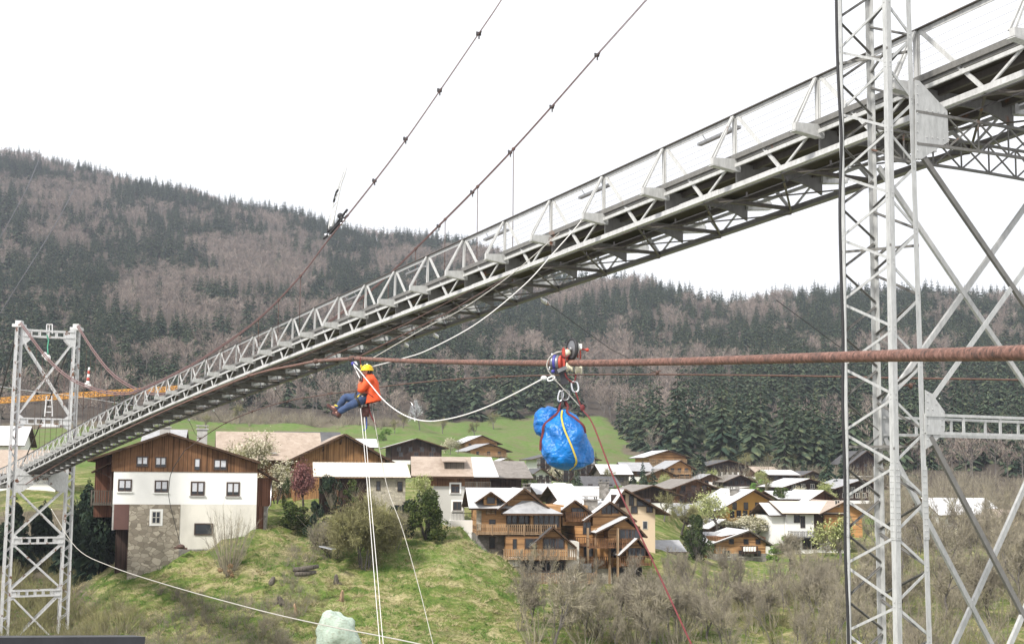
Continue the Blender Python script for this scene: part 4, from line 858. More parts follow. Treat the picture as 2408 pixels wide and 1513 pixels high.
for k in range(K0+1, K1):
    mb = MB(); m_ = WB/2   # arched floor beam
    top = [pt(k,.05,-1.2), pt(k,WB-.05,-1.2)]; arch = [pt(k, WB*t_, -1.42-.32*(abs(t_-.5)*2)**2.5-.02) for t_ in np.linspace(.98,.02,12)]
    mb.prism(top+arch, dv*.06); mb.build('floor_beam', SD, br, True)
    mb = MB(); mb.bar(pt(k-.58,.05,-1.79), pt(k-.58,WB-.05,-1.79), .12, .09, UP); mb.bar(pt(k-.58,0,-1.9), pt(k+.42,WB,-1.9), .05, .03, UP); mb.bar(pt(k-.58,WB,-1.93), pt(k+.42,0,-1.93), .05, .03, UP)
    mb.build('bottom_brace', SB, br, True)
mb = MB(); run(mb, WB/2, -1.13, WB-.2, .05); mb.build('deck', M['deck'], br, True)
mb = MB(); [run(mb, nn, -1.235, .08, .15) for nn in (.6,1.5,2.45)]; mb.build('stringers', SB, br, True)
for n0 in (0, WB):
    for k in range(0, 40, 2): MB().bar(pt(k+.2,n0+(-.055 if n0 == 0 else .055),-1.80), pt(k+.75,n0+(-.055 if n0 == 0 else .055),-1.80), .012, .15, UP).build('splice_plate', S, br, True)
mb = MB()
run(mb, -.18, -1.99, .02, .02); run(mb, .35, -2.0, .025, .025, step=.5)
for k in range(0, 46): mb.bar(pt(k*.5,.35,-1.9), pt(k*.5,.35,-2.03), .04, .04)
mb.build('service_cable', M['wire'], br, True)
for px in (1690, 1390, 1155, 965, 815):
    k = kx(px); mb = MB().bar(pt(k-.2,.25,-.22), pt(k+.35,.25,-.22), .13, .07); mb.bar(pt(k-.1,.25,-.2), pt(k-.1,.1,-.02), .02, .02); mb.bar(pt(k+.25,.25,-.2), pt(k+.25,.1,-.02), .02, .02)
    mb.build('tube_lamp', M['steel_far'], br, True)

# ---------------------------------------------------------------- pylons
def line(p0, p1):
    def f(z): t = (z-p0.z)/(p1.z-p0.z); return p0+(p1-p0)*t
    return f
def lshape(mb, ln, z0, z1, sp, sdd, w, t):
    a, b = ln(z0), ln(z1)
    def bx(p0, p1, q0, q1):
        c = [r+pv*x*sp+dv*y*sdd for r in (a, b) for x, y in ((p0,q0),(p1,q0),(p1,q1),(p0,q1))]
        mb.hexa(c if sp*sdd > 0 else [c[i] for i in (3,2,1,0,7,6,5,4)])
    bx(0, w, 0, t); bx(0, t, t, w)
def rivets(mb, a, b, n, off, r):
    for i in range(n): mb.ball(a+(b-a)*((i+.5)/n)+off, r, 0, 6, 4)
def column(root, L, z0, z1, lw, lt, per, zref, bw, steel, detail=False, split=None):
    col = bpy.data.objects.new('column', None); COL.objects.link(col); col.parent = root; col.location = (0,0,0)
    W0 = root.location
    def bld(mb, name, m):
        o = mb.build(name, m); o.parent = col
        o.data.transform(Matrix.Translation(-W0)); return o
    sg = {'fl':(1,1),'fr':(-1,1),'bl':(1,-1),'br':(-1,-1)}
    for k in sg:
        mb = MB(); lshape(mb, L[k], z0, z1, *sg[k], lw, lt)
        if detail:   # rivets along both flanges at the lacing nodes
            z = zref - per*round((zref-z0)/per)+(0 if k in ('fl','br') else per/2)
            while z < z1:
                if -5 < z < 13:
                    for dz in (-.045,.045):
                        c = L[k](z+dz); s_ = sg[k]
                        mb.ball(c+pv*s_[0]*lw*.55-dv*s_[1]*.003, .013, 0, 6, 4); mb.ball(c+dv*s_[1]*lw*.55-pv*s_[0]*.003, .013, 0, 6, 4)
                z += per
            if split:
                a_ = L[k]
                for z_ in np.arange(split-.65, split+.62, .115):
                    c = a_(z_)
                    for q in (.3,.75): mb.ball(c+pv*sg[k][0]*lw*q-dv*sg[k][1]*.015, .014, 0, 6, 4); mb.ball(c+dv*sg[k][1]*lw*q-pv*sg[k][0]*.015, .014, 0, 6, 4)
        bld(mb, 'corner_leg', steel)
        if split:
            mb = MB(); o_ = L[k]; s_ = sg[k]
            lshape(mb, lambda z: o_(z)-pv*s_[0]*.013-dv*s_[1]*.013, split-.7, split+.68, *s_, lw+.02, .012); bld(mb, 'splice_plate', steel)
    for a, b, sd, iv in (('fl','fr',(0,1),dv),('bl','br',(0,-1),-dv),('fl','bl',(1,0),pv),('br','fr',(-1,0),-pv)):
        mb = MB(); z = zref - per*round((zref-z0)/per)
        while z < z1-per:
            if z > z0:
                pa, pb, pc = L[a](z), L[b](z+per/2), L[a](z+per)
                t1 = (pb-pa).normalized(); i_ = iv*(lt+.012)
                q = .35*lw
                mb.bar(pa+i_+t1*q+UP*.03, pb+i_-t1*q-UP*.03, bw, .012, iv); t2 = (pc-pb).normalized(); mb.bar(pb+i_+t2*q+UP*.03, pc+i_-t2*q-UP*.03, bw, .012, iv)
                if detail: mb.bar(pa+i_+iv*.02+t1*q+UP*.03, pb+i_+iv*.02-t1*q-UP*.03, .012, .035, iv); mb.bar(pb+i_+iv*.02+t2*q+UP*.03, pc+i_+iv*.02-t2*q-UP*.03, .012, .035, iv)
            z += per
        bld(mb, 'lacing', M['steel_shaded'] if detail and a[0]+b[0]+a[1]+b[1] in ('bblr','bfrr') else steel)  # faces seen from inside get the darkened copy, shade painted in
    for z in np.arange(zref-per*6+per*.28, z1-1, per*3): bld(MB().bar(L['bl'](z)-dv*.02, L['fr'](z), .03, .05).bar(L['fl'](z), L['br'](z)-dv*.02, .03, .05, UP, 0, (0,-.05)), 'diaphragm', M['steel_shaded'] if detail else steel)
    return col
def xbrace(root, A, B, za, zb, steel, w, t, inset, dd, double=False):
    """two crossed diagonals between the inner legs A (near side) and B (far side)"""
    out = []
    for (p, q) in ((A(za)+pv*inset, B(zb)-pv*inset), (A(zb)+pv*inset, B(za)-pv*inset)):
        mb = MB(); o = dv*(dd if not out else dd+.03)
        mb.bar(p+o, q+o, w, .014, dv); mb.bar(p+o+dv*.03, q+o+dv*.03, .014, t, dv, 0, (-w*.45,0))
        if double: mb.bar(p+o+dv*.03, q+o+dv*.03, .014, t, dv, 0, (w*.45,0))
        out.append(mb.build('cross_brace', steel[len(out)] if isinstance(steel, tuple) else steel, root, True))
def lattice_beam(root, A, B, z0, z1, steel, cw, n, dd, name='cross_beam', xs=True, arch=0):
    mb = MB(); o = dv*dd
    def q(t, z): p = A(z)*(1-t)+B(z)*t; return p+o
    mb.bar(q(0,z1), q(1,z1), cw, cw, UP)
    for i in range(n):
        t0, t1 = i/n, (i+1)/n; za = z0-arch*(abs(t0-.5)*2)**2; zb = z0-arch*(abs(t1-.5)*2)**2
        mb.bar(q(t0,za), q(t1,zb), cw, cw, UP)
        if xs: mb.bar(q(t0,za), q(t1,z1), cw*.55, cw*.55, UP); mb.bar(q(t0,z1), q(t1,zb), cw*.55, cw*.5, UP)
        if xs != 2: mb.bar(q(t0,za), q(t0,z1), cw if not xs else cw*.5, cw*.5, dv)
    return mb.build(name, steel, root, True)
# near pylon
Bn = line(P(2110,1513,15.08), P(2085,100,15.08)); An = line(P(1990,1513,15.81), P(1968,0,15.81)); Cn = line(P(2191,1513,15.28), P(2153,370,15.28)); Dn = line(P(2074,1513,16.02), P(2043,0,16.02))
pn = empty('bridge_pylon', Bn(-9.8), 'tall pale grey riveted lattice pylon in the right foreground of the footbridge', 'pylon')
SN = M['steel_near']; zB = P(2092,613,15.08).z; TW = 5.72; PER = P(2092,613,15.08).z-P(2092,771,15.08).z
sh = lambda f: (lambda z: f(z)+pv*TW)
L1 = dict(fl=Bn, fr=Cn, bl=An, br=Dn); L2 = {k: sh(v) for k, v in dict(fl=Bn, fr=Cn, bl=An, br=Dn).items()}
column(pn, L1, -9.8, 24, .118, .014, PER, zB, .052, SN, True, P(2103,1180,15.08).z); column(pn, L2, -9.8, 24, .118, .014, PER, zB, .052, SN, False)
zg0, zg1 = P(2165,352,15.28).z, P(2180,955,15.28).z; zg2 = P(2180,1018,15.28).z
iC, iD, jB, jA = Cn, Dn, sh(Bn), sh(An)
for (a, b, dd) in ((iC, jB, -.02), (iD, jA, -.06)):
    xbrace(pn, a, b, zg0-.05, zg1+.05, (M['steel_shaded'], SN) if dd > -.05 else M['steel'], .105, .06, .12, dd, dd < -.05); xbrace(pn, a, b, zg2-.05, zg2-6.9, (M['steel_shaded'], SN) if dd > -.05 else SN, .105, .06, .12, dd, True); xbrace(pn, a, b, 19.5, 14.5, SN, .105, .06, .12, dd)  # one front diagonal has its shaded underside painted into the steel colour
    lattice_beam(pn, a, b, P(2221,1018,15.4).z, P(2221,976,15.4).z, SN, .055, 5, dd, 'cross_beam', False); lattice_beam(pn, a, b, 19.8, 20.5, SN, .085, 12, dd)
    lattice_beam(pn, a, b, zg0+.16, zg0+.76, M['steel_shaded'], .055, 6, dd, 'lattice_beam', True, .05)
def plate(root, pix, p0, th, mats, riv=()):
    poly = [Pplane(a, b, p0, dv) for a, b in pix]; tc = Cn(0).dot(pv)+.5*(TW-Cn(0).dot(pv)+Bn(0).dot(pv))
    MB().prism([q+pv*2*(tc-q.dot(pv)) for q in poly][::-1], dv*th).build('gusset_plate', mats, root, True); mb = MB().prism(poly, dv*th)
    for a, b in riv: mb.ball(Pplane(a, b, p0, dv)-dv*.004, .016, 0, 7, 5)
    return mb.build('gusset_plate', mats, root, True)
p0 = Cn(0)-dv*.018
riv = [(2156,200+i*22) for i in range(9)]+[(2178+i*13.5,260+i*1.8) for i in range(5)]+[(2178+i*13,322+i*1.8) for i in range(5)]
plate(pn, [(2151,188),(2161,190),(2227,261),(2230,334),(2200,352),(2167,374),(2152,373)], p0, .014, SN, riv)
plate(pn, [(2175,916),(2191,925),(2221,967),(2221,1011),(2195,1043),(2176,1055)], p0, .014, SN, [(2180,925+i*18) for i in range(7)]+[(2214,972+i*14) for i in range(3)]+[(2192+i*8,962-i*13) for i in range(3)])
p0b = Dn(0)-dv*.05
plate(pn, [(2052,930),(2066,936),(2096,975),(2096,1018),(2070,1050),(2055,1058)], p0b, .014, SN)
zf = zg2
# cable conduit down the near pylon
pts = [P(px, py, 15.55) for px, py in ((1964,-350),(1965,-60),(1968,120),(1973,240),(1978,330),(1974,480),(1977,640),(1982,800),(1981,950),(1986,1120),(1987,1300),(1994,1480),(1996,1700))]
o = MB().tube(catmull(pts, 4), .030, 6).build('electric_cable', M['black'], None); tag(o, 'black electric cable running down the outer left leg of the near pylon', 'cable')
# far pylon
zt, zb = P(45,768,80.4).z, P(20,1530,80.4).z-4
fl = line(P(0,1495,79.9), P(39,768,79.9)); fr = line(P(21,1495,80.2), P(55,768,80.2)); wd = 1.0
gl = line(P(136,1495,81.5), P(175,774,81.5)); gr = line(P(161,1495,81.9), P(190,774,81.9))
bk = lambda f, w=wd: (lambda z: f(z)+dv*w)
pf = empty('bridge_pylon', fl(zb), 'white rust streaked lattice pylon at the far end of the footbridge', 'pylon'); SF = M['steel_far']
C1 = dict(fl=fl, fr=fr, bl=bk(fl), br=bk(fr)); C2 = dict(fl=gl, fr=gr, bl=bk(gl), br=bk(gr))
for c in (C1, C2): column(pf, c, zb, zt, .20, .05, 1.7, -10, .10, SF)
def fz(py): return P(100, py, 80.8).z
for dd in (0, wd):
    a = (lambda z, d=dd: fr(z)+dv*d); b = (lambda z, d=dd: gl(z)+dv*d)
    for y0, y1 in ((800,972),(1148,1258),(1278,1382),(1398,1515)): xbrace(pf, a, b, fz(y0), fz(y1), SF, .16, .10, 0, 0)
    for yy, hh in ((784,14),(990,13),(1270,13),(1394,13)): lattice_beam(pf, a, b, fz(yy+hh/2), fz(yy-hh/2), SF, .13, 6, 0, 'cross_beam', False)
    lattice_beam(pf, a, b, fz(1136), fz(1116), SF, .10, 5, 0, 'lattice_beam', True)
    for f, sgn in ((a,1),(b,-1)):
        for yy, r in ((788,1.15),(990,.85),(1126,1.5),(1268,.8),(1394,.7)):
            c = f(fz(yy)); q = r*(1.1 if yy > 1100 and yy < 1200 else .75)
            mb = MB().prism([c+UP*r*.8, c+pv*sgn*q*.55+UP*r*.5, c+pv*sgn*q+UP*r*.1, c+pv*sgn*q-UP*r*.35, c+pv*sgn*q*.4-UP*r*.8, c-UP*r*.9], dv*.03); mb.build('gusset_plate', SF, pf, True)
for f, g in ((fl, fr), (gl, gr)):
    c = (f(zt)+g(zt))/2+dv*wd/2; mb = MB(); mb.box(c.x-.55,c.x+.55,c.y-.55,c.y+.55,zt-.05,zt+.25); mb.box(c.x-.3,c.x+.3,c.y-.4,c.y+.4,zt+.25,zt+.6); mb.build('saddle', SF, pf, True)
mb = MB()
for px in (138,156): mb.bar(Pplane(px-2,993,fl(0),dv) if 0 else P(px-33,978,81), P(px-31+(3 if px < 150 else -3),930,81), .12, .12)
for yy in (940,955,968): mb.bar(P(106,yy,81), P(124,yy,81), .09, .09)
mb.build('ladder', SF, pf, True)
mb = MB()
for a, b in (((110,783),(110,762)),((123,784),(123,762)),((110,762),(123,762)),((116,784),(116,762))): mb.bar(P(*a,80.9), P(*b,80.9), .1, .1)
mb.build('service_frame', SF, pf, True)
mb = MB(); mb.box(*sorted((P(95,998,80.8).x, P(138,998,80.8).x)), 80.6*KS, 80.6*KS+1.3, fz(1003), fz(998)); mb.build('working_platform', SF, pf, True)

# ---------------------------------------------------------------- suspension cables
def susp(pix, n0, label, colm, top_end, far_end):
    p0 = base(0)+pv*n0
    pts = [far_end]+[Pplane(a, b, p0, pv) for a, b in pix]+[top_end]; c = catmull(pts, 8)
    root = empty('suspension_cable', far_end, label, 'cable')
    for s_, o in ((-1,-.055),(1,.055)):
        MB().tube([q+UP*o*1.25+pv*o*.7 for q in c], [float(np.interp(q.y, [44,60,100], [.0145,.026,.055])) for q in c], 6).build('strand', colm, root, True)
    return root, c, p0
near_top = (Bn(24)+Dn(24))/2; far_top = near_top+pv*TW
f1 = (fl(zt)+fr(zt))/2+dv*wd/2+UP*.5; f2 = (gl(zt)+gr(zt))/2+dv*wd/2+UP*.5
nearP = [(106,836),(155,882),(202,907),(248,921),(295,925),(330,916),(400,884),(480,840),(600,756),(700,656),(770,566),(880,427),(955,327),(1035,212),(1125,80),(1182,-5),(1290,-180)]
farP = [(225,832),(270,884),(336,920),(420,925),(520,900),(640,846),(760,766),(850,700),(920,640),(1030,532),(1110,452),(1200,358),(1295,253),(1403,130),(1515,5),(1640,-140)]
rn, cn, p0n = susp(nearP, -.72, 'rusty twin suspension cable carrying the white work cradle, on the near side of the footbridge', M['cable_pale'], near_top, f1)
rf, cf_, p0f = susp(farP, WB+.72, 'pinkish twin suspension cable rising behind the footbridge, clear of the white work cradle', M['cable_pale'], far_top, f2)
def clamp(root, p, sz=.085):
    mb = MB(); mb.box(p.x-sz,p.x+sz,p.y-sz,p.y+sz,p.z-sz*.5,p.z+sz*.5)
    mb.bar(p+dv*sz*.8, p+dv*sz*1.6+UP*sz*1.2, .05, .05); mb.bar(p-dv*sz*.4, p-dv*sz*.4-UP*sz*2.2, .05, .05); mb.bar(p-dv*sz*.8-UP*sz*.2, p-dv*sz*2.2+UP*sz*.4, .05, .05); mb.build('clamp', M['wire'], root, True)
for px, py in ((1125,80),(1033,213),(953,327),(880,425)): clamp(rn, Pplane(px, py, p0n, pv))
for px, py in ((1403,130),(1297,252),(1199,358),(1110,452),(1031,532)): clamp(rf, Pplane(px, py, p0f, pv))
def on_cable(c, k):   # point of the cable over bridge station k
    s = base(k).dot(dv); best = min(range(len(c)-1), key=lambda i: abs((c[i].dot(dv)+c[i+1].dot(dv))/2-s)); a, b = c[best], c[best+1]
    t_ = np.clip((s-a.dot(dv))/((b-a).dot(dv)+1e-9), 0, 1); return a+(b-a)*float(t_)
for root, c, e, ks_ in ((rn, cn, -.72, range(12,38)), (rf, cf_, WB+.72, range(8,38))):
    for k in ks_:
        a = on_cable(c, k); b = pt(k, e, -1.2)
        if a.z-b.z > .15:
            mb = MB().tube([a, b], .016, 5); mb.ball(a, .075, 0, 6, 4); mb.build('hanger', M['rust_dark'], root, True)
for a, b, lab in ((f1, P(-40,1060,118), 'dark backstay cable behind the left leg of the far pylon'), (f2, P(40,1120,125), 'dark backstay cable slanting between the two legs of the far pylon')):
    m_ = (a+b)/2-UP*.8; tag(MB().tube(catmull([a, m_, b], 8), .09, 5).build('backstay_cable', M['wire']), lab, 'cable')
# wind cables
D_ = .0425
wpts = [(3100,800,2.6),(2700,815,3.45),(2407,829,4.4),(2000,838,6.3),(1600,849,9.0),(1340,853,10.9),(1100,851,13.9),(940,847,16.7),(836,842,18.7)]
wa = [P(*q) for q in wpts]; wb_ = [P(*q) for q in ((836,842,18.7),(750,848,22.5),(700,857,26),(590,882,33),(460,934,42),(330,992,53),(180,1065,68),(40,1150,83))]
wr = empty('wind_cable', P(836,842,18.7), 'thick rusty twisted steel cable crossing the foreground, with trolley and worker hanging on it', 'cable')
c = catmull(wa, 40); fine = []
for i in range(len(c)-1):
    L = (c[i+1]-c[i]).length; n = max(1, int(L/(.012 if c[i].y < 8 else .05))); fine += [c[i]+(c[i+1]-c[i])*(j/n) for j in range(n)]
fine.append(c[-1]); MB().tube(fine, D_, 26, twist=(.06, 12, 40)).build('near_length', M['rust'], wr, True)
MB().tube(catmull(wb_, 6), D_, 8).build('far_length', M['rust'], wr, True)
for q in (wb_[0], wb_[1], wb_[3], wb_[4]):
    mb = MB(); mb.lathe(q-Vector((.16,-.1,0)), (1,-.6,0), [(.05,0),(.075,.03),(.075,.12),(.05,.15),(.05,.2),(.07,.23),(.07,.3),(.045,.33)], 10); mb.build('clamp', M['rust_dark'], wr, True)
for (a, k) in ((wb_[1], kx(1120)), (wb_[0], kx(1210)), (wb_[3], kx(800)), (wb_[4], kx(610))):
    b = pt(k, -.02, -1.86); tag(MB().tube([a, a*.5+b*.5-UP*.12, b], .02, 5).build('stay_rod', M['rust_dark']), 'thin rusty stay rod from the near wind cable up to the underside of the footbridge', 'stay', 'stays of the near wind cable')
fw = [(2650,903,27),(2407,893,30),(2100,888,33),(1800,882,37),(1400,880,43),(1160,886,47.5),(1000,897,51.5),(840,917,57),(660,946,64.5),(530,994,72),(434,1058,79),(405,1105,82.5),(398,1138,84.3),(399,1180,85.6),(425,1284,87.2)]
fwp = [P(*q) for q in fw]; fr_ = empty('wind_cable', fwp[0], 'thinner dark wind cable on the far side, curving from the white house behind the worker', 'cable')
MB().tube(catmull(fwp[:11], 10), .042, 7).build('cable', M['rust_dark'], fr_, True); MB().tube(catmull(fwp[10:], 6), .035, 6).build('tail', M['wire'], fr_, True)
mb = MB(); mb.ball(fwp[-1], .45, 0, 8, 6, (1,1,.6)); mb.bar(fwp[-1]-Vector((.7,0,.1)), fwp[-1]+Vector((.7,0,-.2)), .2, .2); mb.build('anchor', M['rust_dark'], fr_, True)
ST = [((1278,703),(1545,876,40)),((1022,788),(1167,885,47)),((955,811),(1071,893,49.5)),((731,887),(779,924,60)),((644,919),(675,944,64)),((569,946),(592,967,68)),((502,969),(531,993,72)),((444,992),(470,1030,75)),((1790,683),(2140,906,32))]
for (a, b) in ST:
    k = kx(a[0])*1.0; best = min(np.arange(-4,50,.1), key=lambda q: (proj(pt(q,WB+.3,-1.9))[0]-a[0])**2); pa = pt(best, WB+.3, -1.92); pb = P(*b)
    if a[0] == 1790: pa = P(1790,683,27)
    dr = (pb-pa).normalized(); rt = empty('stay_wire', pa, 'thin dark stay wire with a pale turnbuckle below the far edge of the footbridge', 'stay', 'stays of the far wind cable')
    if a[0] != 1790: MB().tube([pa-dr*.3+UP*.1, pa, pa+dr*.15, pa+dr*.7, pa+dr*.85, pa+dr*1.1], [.03,.03,.085,.085,.05,.02], 7).build('turnbuckle', M['steel_far'], rt, True)
    MB().tube([pa+dr*1.0, pa*.5+pb*.5-UP*.25, pb], .017, 5).build('wire', M['wire'], rt, True)
    mb = MB(); mb.ball(pb, .11, 0, 7, 5); mb.bar(pb-Vector((.3,0,0)), pb+Vector((.2,0,.1)), .05, .05); mb.build('clamp', M['rust_dark'], rt, True)
# ropeway cables over the left ridge
for a, b, lab in (((-60,665,300),(97,362,1000),'left dark ropeway cable rising to the left ridge'), ((-40,800,260),(192,405,990),'right dark ropeway cable rising to the left ridge')):
    pa, pb = P(*a), P(*b); tag(MB().tube(catmull([pa, pa*.5+pb*.5-UP*6, pb], 8), [.20+.022*i for i in range(17)], 5).build('ropeway_cable', M['wire']), lab, 'cable')
tag(MB().tube(catmull([P(-60,898,140), P(60,917,141), P(163,929,142), P(330,955,144)], 6), .05, 5).build('overhead_wire', M['alu']), 'pale overhead wire crossing behind the far pylon', 'wire')
# tower crane behind the far pylon
tk = empty('tower_crane', P(-220,1090,138), 'yellow tower crane whose lattice jib crosses behind the far pylon', 'crane')
mb = MB(); A0, A1 = P(-235,963,138), P(432,917,150); n = 58
ln = lambda t_: A0+(A1-A0)*t_
for i in range(n):
    t0, t1 = i/n, (i+1)/n; a, b = ln(t0), ln(t1); o1, o2, o3 = UP*.9, Vector((0,.55,0)), Vector((0,-.55,0))
    for o in (o1,o2,o3): mb.bar(a+o, b+o, .15, .15)
    mb.bar(a+o2, b+o1, .09, .09); mb.bar(a+o3, b+o1, .09, .09); mb.bar(a+o1, b+o3, .08, .08); mb.bar(a+o3, a+o1, .08, .08); mb.bar(a+o2, a+o3, .08, .08)
mb.build('jib', M['crane'], tk, True)
mb = MB(); c0 = ln(.02)
for z in np.arange(tk.location.z-4, c0.z+5, 1.6):
    q = [Vector((c0.x+x*.8, c0.y+y*.8, z)) for x, y in ((-1,-1),(1,-1),(1,1),(-1,1))]
    for i in range(4): mb.bar(q[i], q[i]+UP*1.6, .18, .18); mb.bar(q[i], q[(i+1)%4]+UP*1.6, .1, .1); mb.bar(q[i], q[(i+1)%4], .1, .1)
mb.build('mast', M['crane'], tk, True)
# dark metal railing at the bottom left, close to the camera
hr = empty('railing', P(160,1560,2.4)-UP*1.0, 'dark grey metal railing in the bottom left corner', 'railing')
mb = MB(); a, b = P(-420,1512,2.3), P(327,1506,2.75); mb.bar(a, b, .07, .035); mb.build('top_rail', M['metal_dark'], hr, True)
for t_ in (.1,.98):
    q = a+(b-a)*t_-UP*.018; mb = MB().bar(q, q-UP*.95, .04, .04, (0,1,0)); mb.build('post', M['metal_dark'], hr, True)
# ---------------------------------------------------------------- trolley, blue bag, worker, ropes
YT = 10.9
def T6(zx, zy, dy=0): return P(1228.8+zx*.12421, 780.6+zy*.12421, YT)+Vector((0,dy,0))
def B5(zx, zy, dy=0): return P(1192.6+zx*.2628, 758.9+zy*.2628, YT)+Vector((0,dy,0))
MM = .12421/F0*YT*KS*1  # metres per zoom unit
def arc_link(mb, a, b, w, r, m=0, gate=True):   # carabiner: pear shaped closed ring from a (top) to b
    t = (b-a); L = t.length; t.normalize(); s = t.cross(Vector((0,1,0))).normalized(); pts = []
    for x, y in ((0,0),(.35,.04),(.9,.18),(1,.5),(.8,.85),(.45,1),(0,1.02),(-.4,.95),(-.62,.75),(-.6,.4),(-.4,.08),(0,0)): pts.append(a+t*L*y+s*w*.5*x)
    mb.tube(catmull(pts, 3), r, 6, m)
tr = empty('cable_trolley', T6(800,620), 'cable trolley with spoked wheel, cream rollers and red lashing riding on the thick rusty cable', 'trolley')
def tb(mb, name, m): return mb.build(name, m, tr, True)
ax = Vector((-.90,-.44,0)).normalized(); c = T6(935,320,.0)
w_ = tb(MB().lathe(c-ax*.025, ax, [(.128,0),(.150,.006),(.158,.025),(.150,.044),(.128,.05),(.122,.025)], 28), 'wheel', M['black'])
mb = MB(); u = ax.orthogonal().normalized(); v_ = ax.cross(u)
for k in range(7): a = 2*math.pi*k/7; mb.bar(c, c+(u*math.cos(a)+v_*math.sin(a))*.126, .02, .012, ax)
mb.lathe(c-ax*.03, ax, [(.035,0),(.035,.06),(.02,.075)], 12); mb.lathe(c-ax*.014, ax, [(.118,0),(.128,.003),(.128,.025),(.118,.028)], 28)
o = mb.build('rim', M['grey_metal'], None); o.parent = w_; o.data.transform(Matrix.Translation(-tr.location))
mb = MB(); mb.hexa([T6(990,325,-.06),T6(1115,320,-.06),T6(1115,320,.06),T6(990,325,.06),T6(990,225,-.06),T6(1115,228,-.06),T6(1115,228,.06),T6(990,225,.06)]); mb.hexa([T6(1000,222,-.04),T6(1050,222,-.04),T6(1050,222,.04),T6(1000,222,.04),T6(1000,205,-.04),T6(1050,205,-.04),T6(1050,205,.04),T6(1000,205,.04)]); tb(mb, 'motor_box', M['white_plastic'])
mb = MB().tube([T6(1112,318), T6(1190,330), T6(1240,342)], .010, 8); mb.ball(T6(1222,334), .026, 0, 8, 6); mb.tube([T6(1085,340,-.03), T6(1088,510,-.03)], .011, 6); mb.tube([T6(1040,330,.03), T6(1045,480,.03)], .011, 6); tb(mb, 'brake_lever', M['red_paint'])
for zx, dy in ((770,-.07),(850,.06)):
    tb(MB().prism([T6(zx-35,335,dy),T6(zx,285,dy),T6(zx+25,335,dy),T6(zx+30,640,dy),T6(zx-20,660,dy)], (0,.014,0)), 'side_plate', M['red_paint'])
tb(MB().lathe(T6(835,395,-.06), (0,1,0), [(.05,0),(.05,.015),(.036,.03),(.036,.09),(.05,.105),(.05,.12)], 16), 'top_roller', M['cream_plastic'])
tb(MB().tube([T6(800+70*math.cos(a), 430+55*math.sin(a), -.08) for a in np.linspace(.1,3.0,9)], .012, 6), 'red_cord', M['rope_red'])
for zx, zy, r in ((885,665,.070),(1055,710,.066)):
    tb(MB().lathe(T6(zx-62,zy,-.02), (1,-.12,0), [(r,0),(r,.012),(r*.62,.03),(r*.62,.062),(r,.08),(r,.092)], 18), 'guide_roller', M['cream_plastic'])
axc = Vector((1,-.38,0)).normalized()
cc = T6(640,575); tb(MB().lathe(cc-axc*.075, axc, [(.06,0),(.098,.004),(.098,.05),(.085,.055),(.085,.065),(.10,.07),(.10,.12),(.06,.125)], 20), 'grip_drum', M['grey_metal'])
tb(MB().lathe(cc+axc*.055, axc, [(.05,-.004),(.098,0),(.101,.006),(.101,.03),(.06,.036)], 20), 'red_band', M['red_paint'])
tb(MB().lathe(cc-axc*.03+UP*.005, axc, [(.1045,0),(.106,.004),(.106,.03),(.1045,.034)], 20), 'blue_band', M['blue_paint'])
mb = MB()
for k in range(9): a = k*.7; mb.ball(cc-axc*(.01+.012*k)+Vector((0,-.07,0))*math.cos(a)*1.0+UP*.095*math.sin(a*.8), .016, 0, 6, 5)
mb.tube([T6(545,400), T6(560,430), T6(600,470)], .012, 6); tb(mb, 'bolts', M['alu'])
tb(MB().tube(catmull([T6(740,365,-.02),T6(620,395,-.03),T6(510,480,-.05),T6(455,610,-.06),T6(480,730,-.05),T6(560,830,-.03),T6(640,905,-.03)], 5), .009, 6), 'control_cord', M['rope_grey'])
tb(MB().bar(T6(655,745,-.09), T6(825,672,-.09), .05, .022, (0,1,0)), 'link_bar', M['grey_metal'])
mb = MB().hexa([T6(600,800,-.05),T6(840,790,-.05),T6(840,790,.05),T6(600,800,.05),T6(570,690,-.05),T6(820,690,-.05),T6(820,690,.05),T6(570,690,.05)]); mb.hexa([T6(730,1000,-.04),T6(850,990,-.04),T6(850,990,.04),T6(730,1000,.04),T6(690,800,-.04),T6(850,800,-.04),T6(850,800,.04),T6(690,800,.04)]); tb(mb, 'lower_frame', M['metal_dark'])
mb = MB(); mb.ball(T6(570,745,-.07), .026, 0, 10, 7); tb(mb, 'blue_knob', M['blue_paint'])
tb(MB().prism([T6(655,930),T6(700,920),T6(800,1100),T6(760,1150),T6(700,1135)], (0,.03,0)), 'sling', M['black'])
tb(MB().tube(catmull([T6(790,770,-.06),T6(830,860,-.05),T6(900,930,-.04),T6(960,950,-.03),T6(1000,850,-.02),T6(990,760,-.01)], 4), .013, 6), 'red_cord', M['rope_red'])
mb = MB(); arc_link(mb, T6(945,935,-.03), T6(1000,1130,-.03), .11, .012); tb(mb, 'carabiner', M['alu'])
mb = MB(); arc_link(mb, T6(720,1110,-.03), T6(690,1300,-.03), .075, .012); tb(mb, 'carabiner', M['alu'])
mb = MB(); arc_link(mb, T6(790,1095,-.05), T6(790,1285,-.05), .13, .012); tb(mb, 'carabiner', M['grey_metal'])
mb = MB(); arc_link(mb, T6(600,840,-.04), T6(470,905,-.05), .06, .011); mb.ball(T6(400,868,-.05), .035, 0, 8, 6, (1.3,1,.9)); tb(mb, 'rope_clip', M['white_plastic'])
tb(MB().tube(catmull([T6(560,860,-.06),T6(680,980,-.07),T6(780,1090,-.07),T6(900,1210,-.06),T6(1080,1410,-.04)], 5), .007, 6), 'grey_cord', M['rope_grey'])
